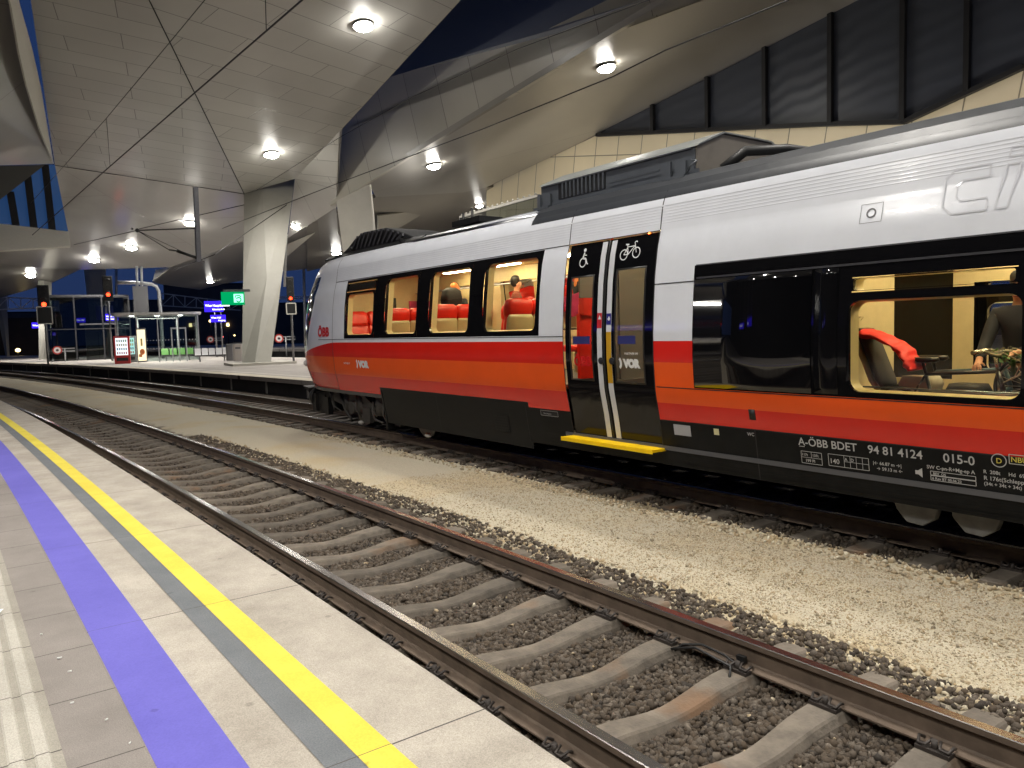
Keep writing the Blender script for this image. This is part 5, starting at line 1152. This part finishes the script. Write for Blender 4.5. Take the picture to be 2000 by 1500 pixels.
loft_box(b, secs); jk = b.build('red_jacket', mat('red_cloth', lin((222, 30, 25)), .6, noise_amt=.1, noise_scale=15)); props(jk, 'crumpled red jacket draped over the tipped-up seat in the train', 'jacket')
b = MB()
for k in range(9):      # scribbled map-like drawing on the compartment wall
    pts = [(4.285-.0, 0, 0)]
    y = 4.2
    pts = [(7.25+.28*math.cos(k*1.3)*math.cos(t*3+k)+.12*math.sin(5*t), 4.222, 1.95+.2*math.sin(k*2.1+t*2.2)+.06*math.cos(7*t)) for t in np.linspace(0, 1.6, 14)]
    b.tube(pts, .0022, 4)
b.build('wall_scribble', mat('scribble_brown', (.12, .08, .04), .7), TR, world=True)
b = MB(); 
for y in (4.0, 2.62, 2.2): b.box((9.33, y, 1.9), (.02, .012, 2.5))
b.build('panel_joint', SEAM, TR, world=True)

# ================================================================== WIRES
WIREM = mat('wire_dark', (.012, .012, .012), .5)
def wire(pts, r, label, cat='overhead wire'):
    b = MB(); b.tube(pts, r, 6); return props(b.build('overhead_wire', WIREM), label, cat)
def wpath(X, zf, ys): return [(X+(bend(y) if y > 0 else 0), y, zf(y)) for y in ys]
cw = [onX(590, 0, 3.2)+Vector((0, 0, 0)), onX(382, 180, 3.1), onX(216, 324, 2.85), onX(130, 400, 2.6)]; d0 = (cw[0]-cw[1])
wire([cw[0]+d0*6]+cw+[cw[-1]+(cw[-1]-cw[-2])*1.2], .011, 'thick contact wire above the empty near track')
mw = [onX(400, 0, 3.2), onX(333, 81, 3.15), onX(207, 232, 2.95), onX(117, 333, 2.7)]; d1 = mw[0]-mw[1]
wire([mw[0]+d1*8]+mw+[mw[-1]+(mw[-1]-mw[-2])*1.0], .007, 'thin carrier wire above the empty near track')
for (a, c, s_) in (((517, -60), (520, 58), 'nearest'), ((208, 232), (215, 324), 'farther')):
    wire([onX(*a, 3.0 if s_ == 'nearest' else 2.9), onX(*c, 3.0 if s_ == 'nearest' else 2.9)], .005, '%s thin dropper hanging from the carrier wire of the near track' % s_)
c2 = [onX(550, 401, 8.0), onX(660, 358, 8.0), onX(948, 250, 8.0), onX(1196, 150, 8.0), onX(1300, 98, 8.0)]
wire([c2[0]+(c2[0]-c2[1])*1.5]+c2+[Vector((8.0, -10, 5.65))], .010, 'contact wire stretched above the train roof')
m2 = [onX(x, y, 8.0) for x, y in ((560, 388), (664, 262), (800, 192), (1000, 96), (1262, 2))]
m2 = [onX(x, y, 8.1) for x, y in ((500, 372), (664, 268), (800, 192), (1010, 96), (1262, 2))]; wire(m2+[m2[-1]+(m2[-1]-m2[-2])*2], .007, 'carrier wire above the train roof')
wire([onX(662, 268, 8.1), onX(661, 357, 8.0)], .005, 'thin dropper between the wires above the train cab')
# hanging mast with registration arm
tm = 40.; e = empty('catenary_mast', onT(388, 510, tm), 'grey hanging catenary mast with a horizontal arm, beneath the glossy ceiling', 'mast')
b = MB(); b.bar(onT(382, 366, tm), onT(388, 512, tm), .2, .2); b.build('hanging_post', GREYM, e, world=True)
b = MB()
for p, q, r in (((385, 446), (268, 450), .03), ((388, 505), (345, 490), .07), ((345, 490), (330, 488), .04), ((268, 450), (330, 488), .02), ((268, 450), (400, 512), .012)): b.cyl(onT(*p, tm), onT(*q, tm), r, 8)
b.ball(onT(268, 450, tm), .1, (1, 1, 1), 8); b.ball(onT(258, 447, tm), .06, (1, 1, 1), 8); b.build('registration_arm', WIREM, e, world=True)
for i, (p, q) in enumerate((((268, 450), (144, 478)), ((477, 400), (268, 448)), ((560, 400), (420, 497)), ((420, 497), (340, 527)))):
    wire([onT(*p, 40), onT(*q, 55 if i != 1 else 44)], .018, ['thin stay wire running left from the mast arm', 'thin stay wire from the large pillar to the mast arm', 'overhead wire passing in front of the large pillar', 'far overhead wire beyond the hanging mast'][i])

# ================================================================== OPPOSITE PLATFORM THINGS
def at(x, t, z=FH): p = onT(x, 690, t); p.z = z; return p
def hgt(y, x, t): return onT(x, y, t).z
BLUES = emitter('sign_blue_lit', (.028, .012, .62), 1.6); SWH = emitter('sign_white_lit', (.9, .9, 1.), 1.5); GRN = emitter('sign_green_lit', (.0, .32, .10), .8); GRNW = emitter('sign_mint_lit', (.3, 1., .62), 1.3)
def facing(p): return math.atan2(-p.x, p.y)        # local +y points away from the camera side
def sign(x0, x1, y0, y1, t, label, lines, m=BLUES, cat='sign', name='station_sign', depth=.18):
    c = onT((x0+x1)/2, (y0+y1)/2, t); rz = facing(c); e = empty(name, c, label, cat, None, rz); wd_ = (onT(x1, y0, t)-onT(x0, y0, t)).length; hg = onT(x0, y0, t).z-onT(x0, y1, t).z
    b = MB(); b.box((0, depth/2, 0), (wd_, depth, hg)); b.build('sign_box', m, e)
    for s, u, v, sz in lines:
        vs, fs = text_mesh(s, sz*hg, .01*hg); b = MB(); b.add([(-wd_/2+u*wd_+q[0], -.012, -hg/2+v*hg+q[1]) for q in vs], fs); b.build('sign_lettering', SWH, e, weld=False)
    return e, wd_, hg
t1 = 56
e, w_, h_ = sign(399, 436, 588, 609, t1, 'blue lit station name sign left of the green emergency sign', [('Wien Hauptbahnhof', .05, .5, .26), ('Bahnsteig 9-10', .42, .16, .18)])
e, w_, h_ = sign(411, 441, 615, 629, 66, 'smaller blue lit sign lower on the pole under the station name sign', [('Wien Hbf', .05, .5, .32), ('Ausgang', .5, .14, .28)])
b = MB(); 
for sx in (-.22, .22): b.cyl(Vector((sx, .1, -3.5)), Vector((sx, .1, 1.3)), .07, 10)
b.build('sign_post', GREYM, e)
sign(206, 231, 613, 626, 72, 'blue lit sign in front of the glass lift enclosure', [('Wien Hbf', .05, .5, .36), ('Hauptbahnhof', .05, .14, .26)]); sign(147, 167, 621, 630, 84, 'dim blue lit sign seen through the lift enclosure glass', [('Wien Hbf', .05, .4, .4)])
sign(62, 75, 630, 641, 90, 'small blue lit sign beside the leftmost signal pillar', [('Wien', .1, .35, .4)])
# green emergency sign on the big pillar
e, w_, h_ = sign(432, 478, 570, 595, 43.5, 'green emergency call sign box mounted left of the large pillar', [], GRN, 'emergency sign', 'emergency_sign', .5)
b = MB(); ph = h_*.4; P = lambda u, v: (w_*.24+u*ph*2, -.012, v*ph*2); 
b.add([P(-.45, -.42), P(.45, -.42), P(.45, .42), P(-.45, .42)], [(0, 1, 2, 3)]); b.build('sign_panel', GRNW, e)
b = MB(); P = lambda u, v: (w_*.24+u*ph*2, -.022, v*ph*2); ring2(P, b, .0, -.15, .16, .27, 12, 200, 520); line2(P, b, [(-.2, .25), (.12, .27), (.2, .1)], .1); line2(P, b, [(-.25, .3), (-.3, .05)], .08); b.build('phone_symbol', GRN, e)
b = MB(); b.bar((-w_*.4, .25, h_*.6), (w_*.75, .25, h_*.62), .12, .14); b.build('bracket', GREYM, e)
# signals
REDL = emitter('signal_red', (1., .03, .008), 7)
def signal(x, ytop, ybot, ylamp, t, label, boardy=None, hanging=False, wpx=22, two=False):
    c = onT(x, ybot, t); rz = facing(c); e = empty('railway_signal', c, label, 'signal', None, rz); s = t/FPX*1.0; W = wpx*s*.9; H = (ybot-ytop)*s
    b = MB(); b.box((0, .15, H/2), (W, .3, H)); b.build('signal_head', mat('signal_black', (.012, .012, .012), .5), e, bevel=.04)
    zl = (ybot-ylamp)*s; b = MB(); b.cyl((0, -.02, zl), (0, .02, zl), W*.2, 16); b.build('red_lamp', REDL, e)
    b = MB()
    for k in range(3): z = H*(.3+.25*k); b.tube([(W*.25*math.cos(a), -.12, z+W*.25*math.sin(a)) for a in np.linspace(0, math.pi, 9)], .02, 5)
    b.build('signal_hood', mat('signal_black', (.012, .012, .012), .5), e)
    if boardy:
        y0, y1 = (boardy[0]-ybot)*-s, (boardy[1]-ybot)*-s; b = MB(); P = lambda u, v: (u, -.02, v); ww_ = W*.62
        line2(P, b, [(-ww_, y1), (ww_, y1), (ww_, y0), (-ww_, y0), (-ww_, y1)], .06); b.build('board_border', LITE, e); b = MB(); b.box((0, .05, (y0+y1)/2), (ww_*2, .1, abs(y0-y1))); b.build('indicator_board', mat('signal_black', (.012, .012, .012), .5), e)
    zb = -c.z+FH if not hanging else None
    b = MB()
    if hanging: b.box((W*.55, .2, H*.8), (.15, .2, H*1.5))
    else: b.cyl((0, .4, zb), (0, .4, H*.9), .07, 10)
    b.build('signal_post', GREYM, e); return e
signal(86, 563, 598, 595, 62, 'leftmost railway signal with a red light on the slim pillar', (599, 627), wpx=19)
signal(212, 545, 588, 577, 66, 'railway signal with a red light beside the leaning pillar', None, wpx=17)
signal(568, 543, 588, 583, 48, 'railway signal with a red light between the large pillar and the train nose', (592, 612), wpx=15)
ld = bpy.data.lights.new('signal_glow', 'POINT')
bpy.data.lights.remove(ld)
# lift enclosure
def frame_box(e, L, D, H, m, glass_m, roof_m, nx=3, nz=2, th=.06, rt=.12, over=.1):
    b = MB()
    for i in range(nx+1):
        for y in (0, D): b.box((-L/2+L*i/nx, y, H/2), (th, th, H))
    for y in (D/3, 2*D/3):
        for x in (-L/2, L/2): b.box((x, y, H/2), (th, th, H))
    for k in range(1, nz+1):
        for y in (0, D): b.box((0, y, H*k/(nz+.0001)-.03), (L, th*.8, th*.8))
        for x in (-L/2, L/2): b.box((x, D/2, H*k/(nz+.0001)-.03), (th*.8, D, th*.8))
    b.build('frame', m, e)
    for (a, c) in (((-L/2, .02), (L/2, .02)), ((-L/2, D-.02), (L/2, D-.02)), ((-L/2+.02, 0), (-L/2+.02, D)), ((L/2-.02, 0), (L/2-.02, D))):
        b = MB(); b.quad((a[0], a[1], .05), (c[0], c[1], .05), (c[0], c[1], H-.02), (a[0], a[1], H-.02)); b.build('pane', glass_m, e)
    n = 8; pl = []
    for sx, sy, a0 in ((1, 1, 0), (-1, 1, 90), (-1, -1, 180), (1, -1, 270)):
        for i in range(5): a = R_(a0+90*i/4); r = .5; pl.append((sx*(L/2+over-r)+r*math.cos(a), D/2+sy*(D/2+over-r)+r*math.sin(a), H))
    b = MB(); b.prism(pl, (0, 0, rt)); b.build('roof', roof_m, e)
tl = 72; p = at(178, tl); e = empty('lift_enclosure', p, 'dark glass lift enclosure with grey doors in front of the leaning pillar', 'lift', None, facing(p))
frame_box(e, 6.0, 5, 5.2, mat('lift_frame', (.05, .05, .055), .4), glass('lift_glass', (.4, .45, .45), 2.0), mat('lift_roof', (.06, .06, .065), .5), 3, 2, .1, .15, .05)
b = MB(); b.box((.6, 1.2, 1.45), (1.9, 1.6, 2.9)); b.build('lift_shaft', mat('lift_panel', (.16, .17, .18), .35, metal=.5, noise_amt=.1), e); b = MB(); b.box((.6, 1.0, 2.95), (2.6, 2.0, .12)); b.build('canopy', GREYM, e); b = MB(); b.box((.6, .38, 1.2), (.02, .02, 2.2)); b.box((.6, .38, 1.2), (1.0, .01, .02)); b.build('lift_door_gap', SEAM, e)
b = MB(); b.box((-1.9, 1.6, 1.2), (1.6, .1, 2.4)); b.box((2.3, 1.4, 1.3), (.9, .1, 2.6)); b.build('inner_panel', mat('lift_panel_dark', (.1, .105, .11), .5), e)
b = MB(); b.box((1.2, .9, 3.9), (1.3, .1, 1.2)); b.build('display_case', mat('case_grey', (.2, .21, .2), .5), e)
# waiting shelter
ts = 58; p = at(311, ts); sh = empty('waiting_shelter', p, 'glass waiting shelter with rounded grey roof and lit interior on the opposite platform', 'shelter', None, facing(p))
frame_box(sh, 5.15, 3.0, 3.25, GALV, DGLASS, mat('shelter_roof', (.6, .6, .58), .4), 4, 1, .07, .16, .25)
b = MB()
for x in (-1.6, 0, 1.5): b.cyl((x, 1.4, 3.2), (x, 1.4, 3.235), .16, 14)
b.build('ceiling_light', emitter('shelter_light', (1, .95, .85), 12), sh)
b = MB()
for k in range(26): b.box((-2.4+.19*k, -.01, 1.5), (.05, .01, .05)); b.box((-2.4+.19*k, -.01, .95), (.05, .01, .05))
b.build('glass_marking', mat('frosted_white', (.6, .6, .6), .7), sh)
b = MB(); b.box((.85, -.06, 1.15), (.08, .08, 2.3)); b.box((1.75, -.06, 1.15), (.08, .08, 2.3)); b.box((1.3, -.06, 2.3), (1.0, .1, .1)); b.build('door_frame', GALV, sh)
ld = bpy.data.lights.new('shelter_lamp', 'AREA'); ld.energy = 280; ld.size = 2.5; ld.color = (1, .95, .85); lo = bpy.data.objects.new('shelter_lamp', ld); COL.objects.link(lo); lo.parent = sh; lo.location = (0, 1.4, 3.1)
def on_sh(x, y, z): q = sh.matrix_basis @ Vector((x, y, z)); return q
SHM = Matrix.Translation(sh.location) @ Matrix.Rotation(sh.rotation_euler.z, 4, 'Z')
def shl(x, y, z=0.): return SHM @ Vector((x, y, z))
GSEAT = mat('seat_green', lin((95, 140, 75)), .5)
def bench(loc_, rz, label, m, n=5, w_=2.5):
    e = empty('bench', loc_, label, 'bench', None, rz); st = w_/n
    for i in range(n):
        x = -w_/2+st*(i+.5); b = MB(); b.box((x, .22, .45), (st*.88, .42, .03)); b.prism([(x-st*.44, .42, .46), (x+st*.44, .42, .46), (x+st*.42, .52, .88), (x-st*.42, .52, .88)], (0, .025, 0)); b.build('seat', m, e, bevel=.01)
    b = MB(); b.box((0, .25, .38), (w_, .08, .08))
    for x in (-w_*.35, w_*.35): b.box((x, .25, .18), (.08, .1, .36)); b.box((x, .25, .02), (.12, .45, .03))
    b.build('frame', GREYM, e); return e
bench(shl(1.2, 1.9), sh.rotation_euler.z, 'row of green seats inside the glass waiting shelter', GSEAT, 4, 2.2)
p = at(414, 55); bench(p, facing(p), 'perforated pale metal bench between the waiting shelter and the large pillar', mat('bench_metal', (.75, .75, .76), .45), 5, 2.2)
# advertising light box, vending machines, bins
q = shl(-1.05, -.25); e = empty('advert_panel', q, 'tall lit cream advertising panel in front of the waiting shelter glass', 'advertising panel', None, sh.rotation_euler.z)
b = MB(); b.box((0, 0, 1.2), (.62, .14, 2.3)); b.build('case', GREYM, e); b = MB(); b.box((0, -.075, 1.2), (.5, .01, 2.1)); b.build('lit_poster', emitter('poster_light', (1., .84, .52), .95), e)
b = MB(); b.ball((.02, -.09, .75), .16, (1, .1, 1.3), 12); b.box((-.1, -.085, .5), (.2, .005, .2)); b.build('poster_print', mat('print_orange', (.8, .25, .08), .5), e); b = MB(); b.box((0, -.085, 1.4), (.12, .005, .5)); b.build('poster_print', mat('print_yellow', (.7, .55, .2), .5), e)
def vending(loc_, rz, label, side, lit):
    e = empty('vending_machine', loc_, label, 'vending machine', None, rz); b = MB(); b.box((0, .4, .92), (.95, .8, 1.84)); b.build('cabinet', side, e, bevel=.02)
    b = MB(); b.box((.0, -.005, 1.15), (.72, .02, 1.15)); b.build('lit_window', emitter('vending_lit_'+str(lit), (.5, .85, .8) if lit else (.8, .85, .9), .9), e)
    for k in range(4):
        b = MB()
        for j in range(5): b.box((-.26+.13*j, -.02, .72+.27*k), (.07, .02, .16))
        b.build('bottle_row', mat('bottles_%d' % k, [(.5, .05, .05), (.05, .25, .4), (.4, .3, .05), (.1, .3, .1)][k], .4), e)
    b = MB(); b.box((0, -.01, .3), (.7, .02, .22)); b.build('tray', SEAM, e); return e
vending(shl(-2.25, -.6), sh.rotation_euler.z, 'red vending machine with lit bottle shelves at the left end of the shelter', mat('vend_red', (.5, .03, .03), .4), 0)
vending(shl(-1.9, 1.6), sh.rotation_euler.z, 'vending machine with mint lit shelves inside the shelter behind the red one', mat('vend_grey', (.2, .2, .2), .4), 1)
def bin_(x, t, label, m, w_=.55, h=1.05):
    p = at(x, t); e = empty('waste_bin', p, label, 'bin', None, facing(p)); b = MB(); b.prism([(w_/2*math.copysign(abs(math.cos(a))**.5, math.cos(a)), w_/2*math.copysign(abs(math.sin(a))**.5, math.sin(a)), .04) for a in np.linspace(0, 2*math.pi, 25)[:-1]], (0, 0, h)); b.build('body', m, e, bevel=.02)
    b = MB(); b.box((0, 0, h+.07), (w_*.8, w_*.8, .06)); b.box((0, -w_/2-.01, h*.8), (w_*.5, .02, .12)); b.build('lid', GREYM, e)
bin_(449, 54, 'grey waste bin at the right end of the metal bench', GREYM, .5); bin_(465, 52, 'white rounded waste bin against the large pillar', mat('bin_white', (.6, .56, .54), .5), .62, 1.1); bin_(458, 56, 'brown grey waste bin between the grey and the white bin', mat('bin_brown', (.25, .2, .17), .5), .5)
# gantry pipe, hanging box, poles, stop discs
e = empty('pipe_gantry', at(270, 64), 'curved galvanised pipe gantry above the waiting shelter', 'gantry'); b = MB(); T = 64
b.tube([onT(x, y, T) for x, y in ((229, 552), (260, 552), (296, 555), (305, 559), (310, 568), (314, 612), (319, 700))], .13, 10); b.build('pipe', GALV, e, world=True)
e = empty('hanging_display', onT(275, 560, 63), 'grey display housing hung from two pale rods above the shelter', 'display'); b = MB(); c = onT(275, 586, 63)
b.box((c.x, c.y, c.z), (1.0, .7, 2.0), rz=facing(c)); b.build('housing', mat('housing_grey', (.13, .13, .135), .5), e, world=True); b = MB()
for x in (267, 276): b.cyl(onT(x, 520, 63), onT(x+1, 564, 63), .09, 10)
b.build('rod', GALV, e, world=True)
def pole(x0, y0, x1, y1, t, r, label, cat='pole'):
    b = MB(); b.cyl(onT(x0, y0, t), onT(x1, y1, t), r, 10); return props(b.build('pole', GALV), label, cat)
pole(227, 520, 227, 600, 95, .14, 'grey pole left of the hanging display housing'); pole(593, 512, 597, 700, 90, .16, 'pale pole against the blue sky left of the train nose'); pole(250, 595, 251, 640, 95, .1, 'short pale post behind the waiting shelter'); pole(561, 380, 556, 560, 53, .09, 'thin bright rod right of the large pillar')
def disc_sign(x, y, t, label):
    c = onT(x, y, t); e = empty('stop_disc', c, label, 'round sign', 'round red and white discs on low brackets', facing(c)); b = MB(); P = lambda u, v: (u, 0, v); ring2(P, b, 0, 0, .1, .3, 20); b.build('ring', mat('disc_white', (.75, .72, .7), .5), e); b = MB(); P = lambda u, v: (u, -.01, v); ring2(P, b, 0, 0, .24, .33, 20); b.build('rim', mat('disc_red', (.5, .05, .04), .5), e)
    b = MB(); b.bar((0, .1, .1), (1.2, .1, .12), .06, .06); b.bar((0, .1, -.1), (1.2, .1, -.1), .06, .06); b.cyl((.5, .15, FH-c.z), (.5, .15, .1), .05, 8); b.build('bracket', GALV, e)
disc_sign(112, 684, 70, 'round red rimmed disc between the slim pillar and the lift enclosure'); disc_sign(545, 661, 62, 'round red rimmed disc between the large pillar and the train nose'); disc_sign(411, 663, 80, 'round pale disc behind the metal bench')
# lattice gantry far left
def lattice(px, t, label):
    e = empty('lattice_gantry', onT(px[0][0], 700, t), label, 'gantry'); b = MB(); A = [onT(x, y, t) for x, y in px[:2]]; Bq = [onT(x, y, t) for x, y in px[2:]]; n = 7
    for p, q in ((A[0], A[1]), (Bq[0], Bq[1])): b.bar(p, q, .14, .14)
    for i in range(n):
        p0, p1 = A[0].lerp(A[1], i/n), A[0].lerp(A[1], (i+1)/n); q0, q1 = Bq[0].lerp(Bq[1], i/n), Bq[0].lerp(Bq[1], (i+1)/n); b.bar(p0, q0, .1, .1); b.bar(*((p0, q1) if i % 2 else (q0, p1)), .09, .09)
    b.build('truss', mat('truss_white', (.6, .6, .6), .5), e, world=True); return e
LATT = 1
lattice([(-60, 578), (112, 585), (-60, 607), (112, 600)], 105, 'white lattice gantry beam at the far left under the roof edge'); lattice([(316, 573), (470, 592), (316, 597), (470, 606)], 120, 'dim lattice gantry beam behind the waiting shelter')
lattice([(530, 580), (720, 578), (530, 584), (720, 582)], 125, 'thin white gantry beam crossing behind the train nose')
# fence, dark buildings and embankment behind the platforms
p0, p1 = onT(18, 690, 125), onT(76, 690, 122); p0.z = p1.z = .2; e = empty('noise_barrier', p0, 'brown noise barrier wall beyond the end of the platforms', 'wall'); b = MB(); b.bar(p0+Vector((-8, 0, 2.5)), p1+Vector((4, 0, 2.5)), .3, 5.2); b.build('panels', mat('barrier_brown', (.09, .055, .03), .8, noise_amt=.3, noise_scale=.5), e, world=True)
BD = mat('dark_facade', (.13, .10, .085), .9, noise_amt=.3, noise_scale=.2); WIN_ON = emitter('window_lit', (1., .75, .35), 1.2)
def building(x0, x1, ytop, t, label, lits=()):
    a, c = onT(x0, 660, t), onT(x1, 660, t); H = onT((x0+x1)/2, ytop, t).z; fw = Vector((a.x+c.x, a.y+c.y, 0)).normalized(); e = empty('building', ((a.x+c.x)/2, (a.y+c.y)/2, -.6), label, 'building'); b = MB()
    b.prism([(a.x, a.y, -.6), (c.x, c.y, -.6), (c.x+fw.x*20, c.y+fw.y*20, -.6), (a.x+fw.x*20, a.y+fw.y*20, -.6)], (0, 0, H+.6)); b.build('walls', BD, e, world=True)
    b = MB(); b.prism([(a.x, a.y, H), (c.x, c.y, H), (c.x+fw.x*20, c.y+fw.y*20, H), (a.x+fw.x*20, a.y+fw.y*20, H)], (0, 0, .4)); b.build('roof', SEAM, e, world=True)
    for (x, y) in lits: q = onT(x, y, t-.4); b = MB(); b.box(q, (.7, .3, .9), rz=facing(q)); b.build('window', WIN_ON, e, world=True)
building(-120, 130, 612, 240, 'dark low building far beyond the left platform end', [(105, 652)]); building(120, 330, 588, 300, 'dark broad building far behind the waiting shelter'); building(325, 480, 556, 210, 'dark tall building behind the blue station sign', [(372, 635), (445, 634)]); building(470, 800, 592, 260, 'dark long building behind the train nose', [(578, 619)])
for x, y, t, l in ((411, 627, 150, 'faint yellow lamp left of the blue sign pole'), (445, 635, 150, 'faint yellow lamp right of the blue sign pole'), (35, 684, 110, 'small lit ground lamp before the brown barrier wall'), (458, 655, 150, 'tiny white lamp low behind the metal bench'), (435, 658, 150, 'tiny red lamp low behind the metal bench')):
    q = onT(x, y, t); e = empty('street_lamp', q, l, 'lamp'); b = MB(); b.ball((0, 0, 0), .28 if 'tiny' not in l else .15, (1, 1, .8), 10); b.build('lamp_globe', emitter('globe_red', (1, .1, .1), 3) if 'red' in l else emitter('globe_warm', (1, .75, .3), 4), e); b = MB(); b.cyl((0, 0, -q.z), (0, 0, -.2), .08, 8); b.build('post', SEAM, e)
# glass balustrade on the deck behind the train
e = empty('glass_balustrade', (9.9, 13.2, 4.1), 'raised glass balustrade with a bright top rail seen over the train roof', 'balustrade')
T = 34; A, B2_ = onT(899, 424, T+4), onT(1052, 382, T-4); A0, B0 = onT(899, 452, T+4), onT(1052, 425, T-4)
b = MB(); b.bar(A, B2_, .12, .1); 
for i in range(16): q = A.lerp(B2_, (i+.5)/16); b.ball(q+Vector((0, 0, .1)), .06, (1, 1, .7), 6)
b.build('handrail', LITE, e, world=True); b = MB(); b.quad(A0, B0, B2_, A); b.build('pane', glass('balustrade_glass', (.35, .4, .42), 1.8), e, world=True); b = MB(); b.bar(A0, A, .08, .08); b.bar(B0, B2_, .1, .1); b.bar(onT(905, 450, T+3.8), onT(1052, 425, T-4), .2, .2); b.build('post', GREYM, e, world=True)
dk = [onT(899, 452, T+4), onT(1075, 420, T-4)]; b = MB(); b.prism([dk[0], dk[1], dk[1]+Vector((5, 6, 0)), dk[0]+Vector((5, 6, 0))], (0, 0, -.5)); b.build('deck', GREYM, e, world=True)
# our own platform's blue signs behind the camera's left shoulder (they mirror in the train)
e = empty('station_sign', (-3.2, 11.2, 3.1), 'blue lit sign with letters A and B hanging over the near platform', 'sign', None, R_(90)); b = MB(); b.box((0, 0, 0), (2.2, .2, .42)); b.build('sign_box', BLUES, e)
vs, fs = text_mesh('A  B', .34, .006); b = MB(); b.add([(.95-.0-q[0], -.115, q[1]-.12) for q in vs], fs); b.build('sign_lettering', SWH, e, weld=False)
b = MB(); b.cyl((-.9, 0, .2), (-.9, 0, 9.5), .04); b.cyl((.9, 0, .2), (.9, 0, 9.5), .04); b.build('hanger', GREYM, e)
e = empty('station_sign', (-3.6, 16.5, 3.0), 'long blue lit station name sign hanging over the near platform', 'sign', None, R_(90)); b = MB(); b.box((0, 0, 0), (3.6, .2, .6)); b.build('sign_box', BLUES, e)
vs, fs = text_mesh('Wien Hauptbahnhof', .3, .006); b = MB(); b.add([(1.5-q[0], -.115, q[1]+.0) for q in vs], fs); b.build('sign_lettering', SWH, e, weld=False); b = MB(); b.cyl((-1.5, 0, .3), (-1.5, 0, 9.5), .04); b.cyl((1.5, 0, .3), (1.5, 0, 9.5), .04); b.build('hanger', GREYM, e)
